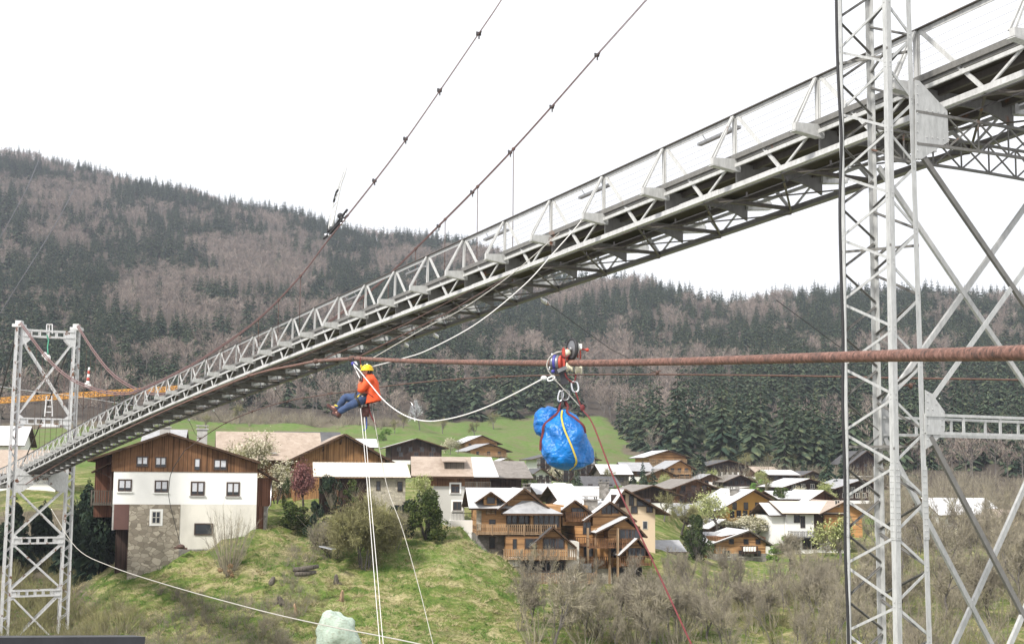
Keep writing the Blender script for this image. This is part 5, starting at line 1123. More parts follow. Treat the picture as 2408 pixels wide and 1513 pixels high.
# blue bag
bag = empty('tarpaulin_bag', B5(510,700), 'big shiny blue tarpaulin bag slung under the cable trolley', 'bag')
rows = [(772,470,520),(790,440,550),(815,412,575),(850,375,610),(900,330,655),(950,303,697),(1000,286,728),(1060,283,750),(1130,294,768),(1200,314,772),(1250,345,762),(1285,392,705),(1305,440,640),(1318,500,560)]
rz = np.array([r[0] for r in rows]); rl = np.array([r[1] for r in rows]); rr_ = np.array([r[2] for r in rows])
NB, MBN = 150, 190; vs = []; BC = B5(520,1050); rw = random.Random(12)
WAVES = [(Vector((rw.gauss(0,1), rw.gauss(0,.8), rw.gauss(0,1))).normalized(), f, A, rw.uniform(0,2)) for f, A in ((2.6,.075),(3.4,.06),(4.6,.045),(6,.032),(8,.024),(11,.016),(15,.011),(19,.008))]
def bagpt(zy, a, crumple=True):
    l, r_ = np.interp(zy, rz, rl), np.interp(zy, rz, rr_); cx_, hw = (l+r_)/2, (r_-l)/2
    ca, sa = math.cos(a), math.sin(a); e = .82
    x = math.copysign(abs(ca)**e, ca); y = math.copysign(abs(sa)**e, sa)
    p = B5(cx_+hw*x, zy); hwm = hw*.2628/F0*YT; p.y += hwm*.85*y
    if crumple:
        n_ = Vector((x, y*.8, 0)).normalized(); q = p-BC; wv = noise.noise_vector(q*2.0)*.09; d_ = 0
        for dr_, f_, A_, ph in WAVES: d_ += A_*(abs(((q+wv).dot(dr_)*f_+ph) % 2-1)-.5)
        fold = .022*math.exp(-(zy-772)/170)*(abs((a*3.2+.5*noise.noise(q*3)) % 2-1)-.5)*2
        k = min(1, (zy-765)/50, (1322-zy)/30); p += n_*(d_+fold)*max(k,0)
    return p
zz_ = np.linspace(772, 1318, NB)
for zy in zz_:
    for j in range(MBN): vs.append(bagpt(float(zy), 2*math.pi*j/MBN))
fs = [(i*MBN+j, (i+1)*MBN+j, (i+1)*MBN+(j+1)%MBN, i*MBN+(j+1)%MBN) for i in range(NB-1) for j in range(MBN)]+[tuple(range(MBN)), tuple(range((NB-1)*MBN, NB*MBN))[::-1]]
t = NT('blue tarpaulin'); v = t.pos(); f = t.noise(v, 5, 4, .6); g_ = t.noise(v, 16, 5, .7)
vo = t.n('ShaderNodeTexVoronoi', feature='DISTANCE_TO_EDGE', Scale=14.0); t.l(v, vo.inputs['Vector'])
col = t.ramp(f, [(.3, (.002,.095,.34)), (.7, (.006,.185,.56))]); ad = t.n('ShaderNodeMath', operation='MULTIPLY_ADD'); t.l(vo.outputs['Distance'], ad.inputs[0]); ad.inputs[1].default_value = 1.6; t.l(g_, ad.inputs[2])
t.bump(ad.outputs[0], .6, .02); M['tarp'] = t.done(col, .25, 0, .42)
bo = MB(); bo.add(vs, fs, 0, True); body_ = bo.build('bag_body', M['tarp'], bag, True)
def lobe(d, q): m_ = max(abs(d.x), abs(d.y), abs(d.z)); k = (.8+.25/m_*.9)*.95+.22*(.3-abs(noise.noise(d*2.2+Vector((5,5,5))))); return q*k
MB().ball(B5(365,885,.20), .225, 0, 44, 30, (.88,.8,.98), lobe).build('folded_flap', M['tarp'], bag, True)
def strap(name, pix, m, w=.04, front=True):
    pts = catmull([bagpt(min(max(zy,773),1317), a)+Vector((math.cos(a)*.016,math.sin(a)*.016,0)) if zy > 772 else B5(zx, zy, -.03) for zx, zy, a in pix], 8); mb = MB(); n = len(pts)
    for i in range(n-1):
        a, b = pts[i], pts[i+1]; mb.bar(a, b, w, .010, (Vector((0,-1,0))+Vector((a.x-B5(520,1000).x,0,0))*1.2))
    return mb.build(name, m, bag, True)
F_ = -math.pi/2
strap('zip_strip', [(0,782,F_-.1),(0,850,F_-.06),(0,950,F_+.0),(0,1050,F_+.06),(0,1150,F_+.12),(0,1250,F_+.18),(0,1312,F_+.2)], M['yellow_strap'], .024)
strap('sling_strap', [(505,690,0),(470,740,0),(0,800,-2.3),(0,860,-2.45),(0,920,-2.6),(0,990,-2.75),(0,1060,-2.85),(0,1140,-2.95)], M['rope_red'], .030)
strap('sling_strap', [(515,690,0),(540,745,0),(0,800,-.9),(0,860,-.75),(0,920,-.55),(0,985,-.4)], M['rope_red'], .028)
strap('sling_strap', [(500,690,0),(480,760,.0),(0,800,2.3),(0,900,2.6)], M['black'], .04)
MB().tube([B5(505,672), B5(505,700), B5(490,745), B5(530,745), B5(508,700)], .016, 6).build('sling_loop', M['rope_red'], bag, True)
MB().tube([B5(420,1308,-.05), B5(440,1330,-.05), B5(470,1372,-.05)], .012, 5).build('loose_strap', M['black'], bag, True)
def rope(name, pix, r, m, label, cat='rope', group=None, sub=8):
    return tag(MB().tube(catmull([P(*q) for q in pix], sub), r, 7).build(name, m), label, cat, group)
rope('rope', [(1353,921,10.87),(1364,951,10.85),(1372,966,10.8),(1395,1000,10.5),(1450,1140,9.9),(1540,1330,8.9),(1625,1513,8.0),(1760,1800,6.9),(1900,2150,5.9)], .0105, M['rope_red'], 'dark red rope running from the trolley down past the blue bag to the lower right')
tag(MB().ball(P(1369,958,10.83), .04, 0, 8, 6, (.9,.8,1.2), lambda d, q: q*(1+.25*noise.noise(d*2.2))).build('knot', M['rope_red']), 'dark red knot on the rope just right above the blue bag', 'knot')
W17 = 17.8
def M4(zx, zy, dy=0): return P(722.8+zx*.1672, 795.1+zy*.1672, W17)+Vector((0,dy,0))
rope('haul_rope', [(831,856,17.7),(845,871,17.5),(870,902,17.2),(905,943,16.6),(950,975,15.6),(1000,989,14.6),(1060,983,13.5),(1130,962,12.5),(1200,930,11.6),(1278,889,10.95)], .0115, M['rope'], 'slack white rope hanging between the worker and the cable trolley')
rope('rope', [(831,857,17.9),(838,872,17.85),(846,888,17.75)], .012, M['rope'], 'short white rope from the pulley to the worker\'s hands')
rope('rope', [(873,843,18.3),(1000,770,19.5),(1088,725,20.5),(1206,642,22),(1315,547,23.4)], .013, M['rope_grey'], 'upper pale rope from the worker up to the footbridge side')
rope('rope', [(876,861,18.2),(945,843,18.8),(1011,820,19.3),(1125,757,20.3),(1234,668,21.4),(1297,599,22),(1360,527,22.5),(1403,468,22.8)], .015, M['rope'], 'lower white rope sagging from the worker up to the bridge handrail')
for pix, lab in (([(846,945,17.8),(856,1050,17.2),(868,1200,16.4),(881,1370,15.5),(893,1513,14.8),(940,2050,12.6)],'left white rope of the pair dropping from the worker'),([(856,975,17.8),(862,1050,17.4),(874,1200,16.6),(889,1370,15.7),(901,1513,15),(955,2050,12.8)],'right white rope of the pair dropping from the worker'),([(873,945,17.9),(890,1044,17.6),(912,1150,17),(945,1240,16.4),(985,1380,15.6),(1018,1513,14.8),(1150,2050,12.7)],'single grey rope dropping from the worker towards the right')):
    rope('hanging_rope', pix, .007, M['rope_grey'] if 'grey' in lab else M['rope'], lab)
tag(MB().tube(catmull([P(*q) for q in ((120,1195,79),(180,1287,74),(260,1330,68),(400,1376,60),(600,1431,50),(760,1468,44),(900,1495,40),(1010,1518,37),(1200,1560,33))], 6), .035, 5).build('slack_cable', M['rope_grey']), 'thin pale cable slanting over the lower left slope from the far pylon', 'cable')
# pulley above the worker
pu = empty('pulley', M4(640,345), 'small silver and black rope pulley clipped to the cable above the worker', 'pulley')
mb = MB(); mb.lathe(M4(640,355,-.03), (.2,1,0), [(.045,0),(.045,.01),(.03,.02),(.03,.04),(.045,.05),(.045,.06)], 14); mb.build('sheave', M['blue_paint'], pu, True)
mb = MB(); mb.prism([M4(650,325,-.05),M4(690,325,-.05),M4(715,375,-.05),M4(690,372,-.05)], (0,.02,0)); mb.build('cheek_plate', M['alu'], pu, True)
MB().tube([M4(650,270), M4(632,300), M4(640,345), M4(660,370)], .012, 6).build('sling', M['black'], pu, True)
# the worker
wk = empty('person', M4(800,830), 'worker in orange jacket, blue jeans and yellow helmet sitting in a harness below the cable', 'person')
J = {}; edges = []
def jt(n, p, r, par=None):
    J[n] = (len(J), p, r)
    if par: edges.append((J[par][0], J[n][0]))
jt('pelvis', M4(800,830), .13); jt('waist', M4(840,745), .12, 'pelvis'); jt('chest', M4(872,640), .14, 'waist'); jt('neck', M4(868,545), .055, 'chest'); jt('skull', M4(845,480), .07, 'neck')
for s, dy, sh, el, ha in (('n',-.19,(905,575),(772,722),(748,628)),('f',.17,(850,575),(748,690),(750,600))):
    jt('sh'+s, M4(*sh,dy), .062, 'chest'); jt('el'+s, M4(*el,dy*1.15), .042, 'sh'+s); jt('wr'+s, M4(ha[0],ha[1]+18,dy*.5), .028, 'el'+s); jt('pa'+s, M4(ha[0]-2,ha[1]-8,dy*.4), .032, 'wr'+s)
    for k in range(4):
        b = M4(ha[0]-18+k*3, ha[1]-22+k*9, dy*.35-.02); q = 'fi%s%d' % (s,k)
        jt(q+'a', b, .010, 'pa'+s); jt(q+'b', b+Vector((-.018+.003*k,-.028,.006)), .009, q+'a'); jt(q+'c', b+Vector((.012,-.034-.002*k,.002)), .008, q+'b')
    jt('th%sa' % s, M4(ha[0]+14, ha[1]-2, dy*.35-.02), .011, 'pa'+s); jt('th%sb' % s, M4(ha[0]+8, ha[1]-22, dy*.35-.045), .009, 'th%sa' % s)
for s, dy, hp, kn, an, toe in (('n',-.11,(785,862),(608,948),(455,1038),(370,1075)),('f',.10,(775,835),(525,828),(402,978),(285,955))):
    jt('hi'+s, M4(*hp,dy), .095, 'pelvis'); jt('kn'+s, M4(*kn,dy*1.5), .062, 'hi'+s); jt('an'+s, M4(*an,dy*1.2), .04, 'kn'+s); jt('to'+s, M4(*toe,dy*1.2), .035, 'an'+s)
me = bpy.data.meshes.new('person_skeleton'); me.from_pydata([tuple(v[1]-wk.location) for v in J.values()], edges, [])
tmp = bpy.data.objects.new('person_skeleton', me); COL.objects.link(tmp)
md = tmp.modifiers.new('skin', 'SKIN')
if not me.skin_vertices: me.skin_vertices.new() if hasattr(me.skin_vertices, 'new') else None
for i, v in enumerate(J.values()): me.skin_vertices[0].data[i].radius = (v[2], v[2]); me.skin_vertices[0].data[i].use_root = (i == 0)
tmp.modifiers.new('sub', 'SUBSURF').levels = 1; md.use_smooth_shade = True
dg = bpy.context.evaluated_depsgraph_get(); bm_ = bpy.data.meshes.new_from_object(tmp.evaluated_get(dg)); bpy.data.objects.remove(tmp)
mb = MB(); mb.add([v.co for v in bm_.vertices], [tuple(p.vertices) for p in bm_.polygons], 0, True)
hc = M4(836,462)-wk.location; fw_ = Vector((-.80,-.60,-.05)).normalized(); sd_ = fw_.cross(UP).normalized(); up_ = sd_.cross(fw_)
def headfn(d, q):
    a, b, c_ = d.dot(fw_), d.dot(sd_), d.dot(up_); k = 1.0
    if c_ < 0: k -= .22*(-c_)*(1-max(a,0))
    return fw_*a*.098*k+sd_*b*.076*(1 if c_ > -.2 else 1+(c_+.2)*.3)+up_*c_*.122
mb.ball(hc, 1, 0, 20, 14, (1,1,1), headfn)
mb.ball(hc+fw_*.10-up_*.022, .017, 0, 8, 6, (1,1,1.6)); 
for s in (-1,1):
    mb.ball(hc+fw_*.083+sd_*.033*s+up_*.012, .013, 1, 8, 6); mb.ball(hc+fw_*.086+sd_*.033*s+up_*.033, .014, 1, 8, 5, (1,1,.35)); mb.ball(hc+sd_*.076*s-up_*.01-fw_*.01, .026, 0, 8, 6, (.6,.5,1.1)); mb.ball(hc+fw_*.078+sd_*.036*s-up_*.03, .024, 0, 8, 6)
mb.ball(hc+fw_*.085-up_*.062, .024, 2, 8, 6, (.9,.9,.38)); mb.ball(hc+fw_*.09-up_*.062, .019, 3, 8, 5, (.85,.85,.26))
mb.build('body', [M['skin'], M['hair'], m_plain('lips', (.32,.08,.07), .5), M['white_plastic']], wk)
def hairfn(d, q):
    k = 1.0 if d.dot(fw_) < .25 else .80
    return fw_*d.dot(fw_)*.105*k+sd_*d.dot(sd_)*.09+up_*d.dot(up_)*.13
MB().ball(hc-fw_*.022-up_*.02, 1, 0, 16, 12, (1,1,1), hairfn).build('hair', M['hair'], wk)
def shell(c0, r, m, cut):   # helmet dome
    vs, n, k = [], 24, 9
    for i in range(k):
        th = math.pi/2*(1-i/(k-1)*cut)
        for j in range(n): a = 2*math.pi*j/n; vs.append(c0+(fw_*math.cos(a)*1.16+sd_*math.sin(a)*.98)*math.cos(th)*r+up_*math.sin(th)*r*.98)
    return vs, [(i*n+j, (i+1)*n+j, (i+1)*n+(j+1)%n, i*n+(j+1)%n) for i in range(k-1) for j in range(n)]
mb = MB(); c0 = hc+up_*.035-fw_*.008; vs, fs = shell(c0, .124, 0, 1.08); mb.add(vs, fs, 0, True); vs, fs = shell(c0, .112, 0, 1.08); mb.add(vs, [f[::-1] for f in fs], 1, True)
pts = [c0+(fw_*math.cos(a)*1.16+sd_*math.sin(a)*.98)*.125-up_*.014+fw_*(.022*max(0,math.cos(a))**2) for a in np.linspace(0,2*math.pi,25)]; mb.tube(pts, .010, 6, 0)
for a in (.7,1.6,2.5,-.7,-1.6,-2.5): mb.ball(c0+(fw_*math.cos(a)*1.13+sd_*math.sin(a)*.95)*.112+up_*.045, .013, 1, 8, 5)
mb.ball(c0+up_*.12, .02, 2, 8, 6); he = mb.build('helmet', [M['helmet'], M['black'], M['white_plastic']], wk)
MB().tube(catmull([hc+sd_*.082+up_*.03, hc+sd_*.07-up_*.06+fw_*.02, hc-up_*.128+fw_*.05, hc-sd_*.07-up_*.06+fw_*.02, hc-sd_*.082+up_*.03], 4), .006, 5).build('chin_strap', M['black'], wk)
def loft(rings, n=20, m=0, mb=None, crease=.012):
    mb = mb or MB(); vs = []
    for (c_, a, b) in rings:
        for j in range(n):
            t_ = 2*math.pi*j/n; q = c_+a*math.cos(t_)+b*math.sin(t_); k = crease*noise.noise(q*7)+crease*.6*noise.noise(q*17); vs.append(q+(q-c_).normalized()*k)
    return mb.add(vs, [(i*n+j, i*n+(j+1)%n, (i+1)*n+(j+1)%n, (i+1)*n+j) for i in range(len(rings)-1) for j in range(n)]+[tuple(range(n))[::-1]], m, True)
L4 = lambda zx, zy, dy=0: M4(zx, zy, dy)-wk.location
rg = []
for (fx, fz), (bx_, bz), ry in (((828,528),(900,500),.065),((815,545),(930,512),.13),((806,580),(965,555),.20),((800,640),(992,620),.225),((792,710),(1010,695),.225),((790,780),(1022,765),.22),((798,850),(1032,825),.215),((806,922),(1038,868),.215)):
    f0, b0 = L4(fx, fz), L4(bx_, bz); rg.append(((f0+b0)/2, (b0-f0)/2, Vector((0,ry,0))))
q_ = []
for i in range(len(rg)-1):
    for k in range(3): t_ = k/3; q_.append(tuple(rg[i][x].lerp(rg[i+1][x], t_) for x in range(3)))
q_.append(rg[-1]); jk = loft(q_, 36, 0, None, .016)
for s, dy in (('n',-1),('f',1)):
    pts = catmull([J['sh'+s][1]-wk.location+UP*.01, (J['sh'+s][1]+J['el'+s][1])/2-wk.location, J['el'+s][1]-wk.location, (J['el'+s][1]+J['wr'+s][1])/2-wk.location, J['wr'+s][1]-wk.location], 5)
    rs = np.interp(np.linspace(0,1,len(pts)), [0,.25,.5,.75,1], [.105,.092,.083,.068,.05]); k0 = len(jk.v); jk.tube(pts, [float(x) for x in rs], 14, 0)
    for i in range(k0, len(jk.v)): p = Vector(jk.v[i]); jk.v[i] = tuple(p+Vector((noise.noise(p*13), noise.noise(p*13+UP*5), noise.noise(p*13+UP*9)))*.014)
jk.tube([L4(820,530), L4(850,520,-.07), L4(895,500), L4(850,505,.07), L4(820,530)], .025, 6, 0)
jko = jk.build('jacket', M['jacket'], wk)
mb = MB(); mb.tube(catmull([L4(800,720,-.20), L4(850,760,-.235), L4(895,800,-.235), L4(940,830,-.225)], 4), .008, 5); mb.build('jacket_seam', M['rope_red'], jko)
mb = MB()
for s in 'nf':
    pts = catmull([L4(805,800)*.4+(J['hi'+s][1]-wk.location)*.6, (J['hi'+s][1]*.5+J['kn'+s][1]*.5)-wk.location, J['kn'+s][1]-wk.location, (J['kn'+s][1]+J['an'+s][1])*.5-wk.location, J['an'+s][1]-wk.location], 5)
    rs = np.interp(np.linspace(0,1,len(pts)), [0,.25,.5,.75,1], [.135,.105,.085,.075,.066]); k0 = len(mb.v); mb.tube(pts, [float(x) for x in rs], 16, 0)
    for i in range(k0, len(mb.v)): p = Vector(mb.v[i]); mb.v[i] = tuple(p+Vector((noise.noise(p*15), noise.noise(p*15+UP*5), noise.noise(p*15+UP*9)))*.012)
mb.ball(L4(805,835), .155, 0, 18, 12, (1.0,1.25,.8)); mb.build('jeans', M['jeans'], wk)
for s, heel, toe in (('n',(448,1110),(372,1062)),('f',(395,1052),(272,948))):
    a, h_, t_ = J['an'+s][1]-wk.location, L4(*heel, -.13 if s == 'n' else .12), L4(*toe, -.13 if s == 'n' else .12); m0 = MB()
    m0.tube([a+(a-h_)*.25, a, h_*.5+a*.5, h_+(t_-h_)*.12], [.062,.06,.06,.05], 12); m0.tube(catmull([h_-(t_-h_)*.06, h_+(t_-h_)*.25+(a-h_)*.28, h_+(t_-h_)*.6+(a-h_)*.15, t_+(a-h_)*.06, t_+(t_-h_).normalized()*.03], 3), [.03,.05,.055,.058,.055,.052,.05,.049,.05,.05,.048,.043,.03], 12)
    bo_ = m0.build('boot', M['boot'], wk); MB().bar(h_-(t_-h_)*.08-(a-h_)*.10, t_+(t_-h_)*.14-(a-h_)*.12, .095, .028, (a-h_)).build('sole', M['black'], bo_)
    if s == 'f': MB().tube([a+(a-h_)*.25, a+(a-h_)*.42+(J['knf'][1]-J['anf'][1]).normalized()*.02], .068, 12).build('sock', M['yellow_strap'], wk)
hn = MB()
for c_, a_, b_ in ((L4(800,800), Vector((.17,0,.03)), Vector((0,.20,0))),): hn.tube([c_+a_*math.cos(x)+b_*math.sin(x) for x in np.linspace(0,6.283,25)], .028, 6, 0)
for s in 'nf':
    c_ = (J['hi'+s][1]*.62+J['kn'+s][1]*.38)-wk.location; d_ = (J['kn'+s][1]-J['hi'+s][1]).normalized(); u_ = d_.orthogonal().normalized(); w2 = d_.cross(u_)
    hn.tube([c_+(u_*math.cos(x)+w2*math.sin(x))*.118 for x in np.linspace(0,6.283,17)], .030, 6, 0); hn.tube([c_+(u_*math.cos(x)+w2*math.sin(x))*.124+d_*.01 for x in np.linspace(0,6.283,17)], .016, 6, 1)
hn.tube([L4(768,780,-.16), L4(720,830,-.19), L4(690,860,-.2)], .022, 6, 1); hn.tube([L4(785,770), L4(770,700), L4(752,640,-.05)], .014, 6, 0); hn.ball(L4(785,815,-.19), .03, 2, 8, 6)
hn.build('harness', [M['black'], M['yellow_strap'], M['alu']], wk)
mb = MB().bar(M4(745,550,-.05), M4(752,640,-.06), .035, .03, (0,1,0)); mb.ball(M4(750,590,-.08), .03, 0, 8, 6); tag(mb.build('rope_grab', M['black']), 'black rope grab in the worker\'s hands', 'rope grab')
tag(MB().tube(catmull([M4(745,270), M4(742,320), M4(755,395), M4(768,470,.02), M4(775,600,.03), M4(785,720,.0)], 4), .014, 6).build('lifeline', M['rope_red']), 'pink and red sling from the cable down to the worker', 'sling')
tag(MB().ball(M4(755,395,-.01), .035, 0, 8, 6, (.7,.7,1.2)).build('carabiner', M['yellow_strap']), 'orange carabiner on the sling beside the worker\'s helmet', 'carabiner')
tb_ = empty('tool_bag', M4(815,1030), 'dark tool bag hanging below the worker', 'bag')
MB().lathe(M4(812,960), (M4(818,1105)-M4(812,960)), [(.055,0),(.085,.03),(.088,.16),(.08,.215),(.05,.225)], 14).build('bag_body', M['boot'], tb_, True)
MB().tube([M4(800,900), M4(790,960), M4(812,975), M4(845,960), M4(840,890)], .012, 6).build('strap', M['black'], tb_, True)
tag(MB().tube(catmull([M4(855,900), M4(870,1010), M4(905,1110), M4(940,1170), M4(960,1225)], 4), .018, 6).build('webbing_strap', M['rope_red']), 'dark red webbing strap trailing below the worker', 'strap')
tag(MB().tube(catmull([M4(825,1100), M4(832,1180), M4(828,1260), M4(800,1285), M4(795,1300)], 4), .016, 6).build('accessory_cord', M['rope_blue']), 'short blue cord looped round the pair of ropes under the worker', 'cord')
# white work cradle on the near suspension cable
def C3(zx, zy, d=0): return Pplane(722.8+zx*.1433, 361.4+zy*.1433, p0n, pv)+pv*d
cr = empty('work_cradle', C3(370,1280), 'white work cradle with black slings clamped on the near suspension cable', 'cradle')
RL = [C3(345,1250),C3(365,1100),C3(385,990),C3(430,780),C3(500,560),C3(590,300),C3(600,160)]; RR = [C3(400,1190),C3(435,1050),C3(470,900),C3(520,650),C3(560,480),C3(615,330),C3(640,190)]
for r in (RL, RR): MB().tube(catmull(r, 3), .028, 6).build('rail', M['white_plastic'], cr, True)
for k in np.linspace(.5,5.8,9): i = int(k); f_ = k-i; MB().bar(RL[i].lerp(RL[i+1],f_), RR[i].lerp(RR[i+1],f_), .03, .03).build('rung', M['steel_far'], cr, True)
MB().prism([C3(365,1190),C3(400,1190),C3(450,930),C3(400,930)], pv*.06).build('fabric_panel', M['white_plastic'], cr, True)
mb = MB().tube([C3(345,1265), C3(420,1220), C3(520,1090), C3(650,920)], .05, 6); mb.tube([C3(340,1290), C3(345,1180)], .06, 6); mb.ball(C3(540,1020), .14, 0, 8, 6, (1,1,.9)); mb.ball(C3(570,1060), .1, 0, 8, 6); mb.tube([C3(270,1390), C3(380,1300), C3(470,1190), C3(660,1010)], .055, 6); mb.tube([C3(430,790), C3(455,700), C3(470,640), C3(500,590)], .045, 6); mb.build('sling', M['black'], cr, True)
for a in ((300,1330),(360,1330),(600,1090),(560,1150),(640,1000)): MB().ball(C3(*a), .07, 0, 7, 5).build('clamp', M['alu'], cr, True)
q0 = on_cable(cn, 36.2)
hb = empty('hoist_bundle', P(206,906,79.5), 'red and white striped hoist bundle standing on the cable beside the far pylon', 'hoist')
for k in range(5): MB().tube([P(206.5+.6*k+(k%2),903-8*k,79.5), P(207.5+.6*k-(k%2),895-8*k,79.5)], [.20-.02*k,.17-.02*k], 7).build('band', M['white_plastic'] if k%2 == 0 else M['red_paint'], hb, True)
mb = MB().bar(P(199,902,79.5), P(213,907,79.5), .3, .3); mb.build('foot', M['white_plastic'], hb, True)
cg = empty('cable_clamp', P(109,838,79.6), 'white cable clamp with a green rope up to the top beam of the far pylon', 'clamp')
mb = MB(); mb.ball(P(105,834,79.6), .3, 0, 8, 6); mb.ball(P(112,841,79.6), .34, 0, 8, 6); mb.build('jaw', M['white_plastic'], cg, True)
MB().tube(catmull([P(110,787,80), P(114,800,80), P(112,815,79.8), P(113,832,79.6)], 4), .07, 5).build('green_rope', M['rope_green'], cg, True)
# ---------------------------------------------------------------- near vegetation
def unit(v): return v/np.linalg.norm(v)
def bare_proto(seed, depth=4, spread=.55, trunk=.28, dense=8, leafm=None, nleaf=0, lsz=.012, thick=.022, stems=1):
    """a leafless branching tree of unit height"""
    r = np.random.default_rng(seed); q = Q(); tips = []
    def grow(p, d, L, rad, dep):
        seg = 3; pp = p
        for i in range(seg):
            d = unit(d+r.normal(size=3)*.13+np.array([0,0,.05])); e = pp+d*L/seg
            q.tube(pp, e, rad*(1-.25*i/seg), rad*(1-.25*(i+1)/seg), 1 if dep < 3 else 0, 5 if dep < 2 else 3); 
            if dep > 0 and dep < depth and i < seg-1 and r.uniform() < .75:
                side = unit(np.cross(d, r.normal(size=3))); grow(e, unit(d*.6+side*spread*1.3+[0,0,.1]), L*r.uniform(.5,.75), rad*.5, dep+1)
            pp = e
        if dep < depth:
            for k in range(r.integers(2,4)):
                side = unit(np.cross(d, r.normal(size=3))); grow(pp, unit(d+side*spread*r.uniform(.6,1.4)), L*r.uniform(.6,.85), rad*.62, dep+1)
        else: tips.append((pp, d, L))
    for s in range(stems):
        a = r.uniform(0,6.28); tilt = .0 if stems == 1 else r.uniform(.1,.5)
        grow(np.array([math.cos(a)*.03*(stems>1), math.sin(a)*.03*(stems>1), -.04]), unit(np.array([math.cos(a)*tilt, math.sin(a)*tilt, 1.])), trunk*r.uniform(.8,1.1), thick*(1 if stems == 1 else .55), 0)
    T = np.array([t[0] for t in tips]); Dd = np.array([t[1] for t in tips]); n = len(T)
    b = np.repeat(T, dense, 0)-np.repeat(Dd, dense, 0)*r.uniform(0,.10,(n*dense,1)); d = np.repeat(Dd, dense, 0)+r.normal(size=(n*dense,3))*.55
    q.slivers(b, d, r.uniform(.03,.09,n*dense), .0038, 0)
    if nleaf: q.leaves(np.repeat(T, nleaf, 0)+r.normal(size=(n*nleaf,3))*.04, lsz, 2)
    v, m = q.get(); v = v/ v[...,2].max(); return v, m
def fan_proto(seed, n=26, twigs=9, w=.55):
    r = np.random.default_rng(seed); q = Q()
    for k in range(n):
        a = r.uniform(0,6.283); t_ = r.uniform(.05,w); p = np.array([math.cos(a)*.05,math.sin(a)*.05,-.05]); d = unit(np.array([math.cos(a)*t_,math.sin(a)*t_,.8])); L = r.uniform(.25,.36)
        for i in range(3):
            d = unit(d+r.normal(size=3)*.09+[0,0,.06*i]); e = p+d*L; q.tube(p, e, .010-.0027*i, .0075-.0027*i, 0, 3)
            b = p+(e-p)*r.uniform(0,1,(twigs,1)); q.slivers(b, d+r.normal(size=(twigs,3))*.5, r.uniform(.07,.2,twigs), .0042, 0); p = e
    return q.get()
def leafy_proto(seed, n=2600, lumps=14, lsz=.035, shape=(.5,.5,.5), twig=60, cone=0, spiky=0):
    r = np.random.default_rng(seed); q = Q(); C = []
    for k in range(lumps):
        z = r.uniform(.12,.9); rr = (.42 if not cone else .46*(1-z)**.8+.04)*math.sqrt(r.uniform(.1,1)); a = r.uniform(0,6.28)
        if not cone: rr *= math.sqrt(max(.1, 1-((z-.45)/.55)**2))
        s = r.uniform(.11,.2)*(1 if not cone else 1-.55*z); u = r.normal(size=(n//lumps,3)); u /= np.linalg.norm(u,axis=1,keepdims=True)
        C.append(np.array([math.cos(a)*rr, math.sin(a)*rr, z*.9])+u*s*np.cbrt(r.uniform(.25,1,(len(u),1)))*[1,1,.85 if not spiky else 1.1])
    C = np.concatenate(C); C[:,:2] *= np.array(shape)[:2]/.5
    C[:,2] = np.abs(C[:,2]); q.leaves(C, lsz, 0)
    if twig: q.slivers(np.zeros((twig,3)), np.stack([r.normal(size=twig)*.35, r.normal(size=twig)*.35, np.ones(twig)],-1), r.uniform(.4,.95,twig), .012, 1)
    return q.get()
def place(name, proto, mats, px, pb, Y, hpx, wpx, label, cat, group=None, rz=None, sink=.1):
    p = P(px, pb, Y); v, m = proto; h = hpx/F0*Y; n = len(v)
    ext = max(np.ptp(v[...,0]), np.ptp(v[...,1])); vv = v*np.array([wpx/F0*Y/ext*1.12]*2+[h])
    o = np_mesh(name, vv.reshape(-1,3), np.arange(n*4).reshape(n,4), mats, m, (p.x, p.y, p.z-sink)); o.rotation_euler = (0,0,rz if rz is not None else float(rng.uniform(0,6.28)))
    return tag(o, label, cat, group)
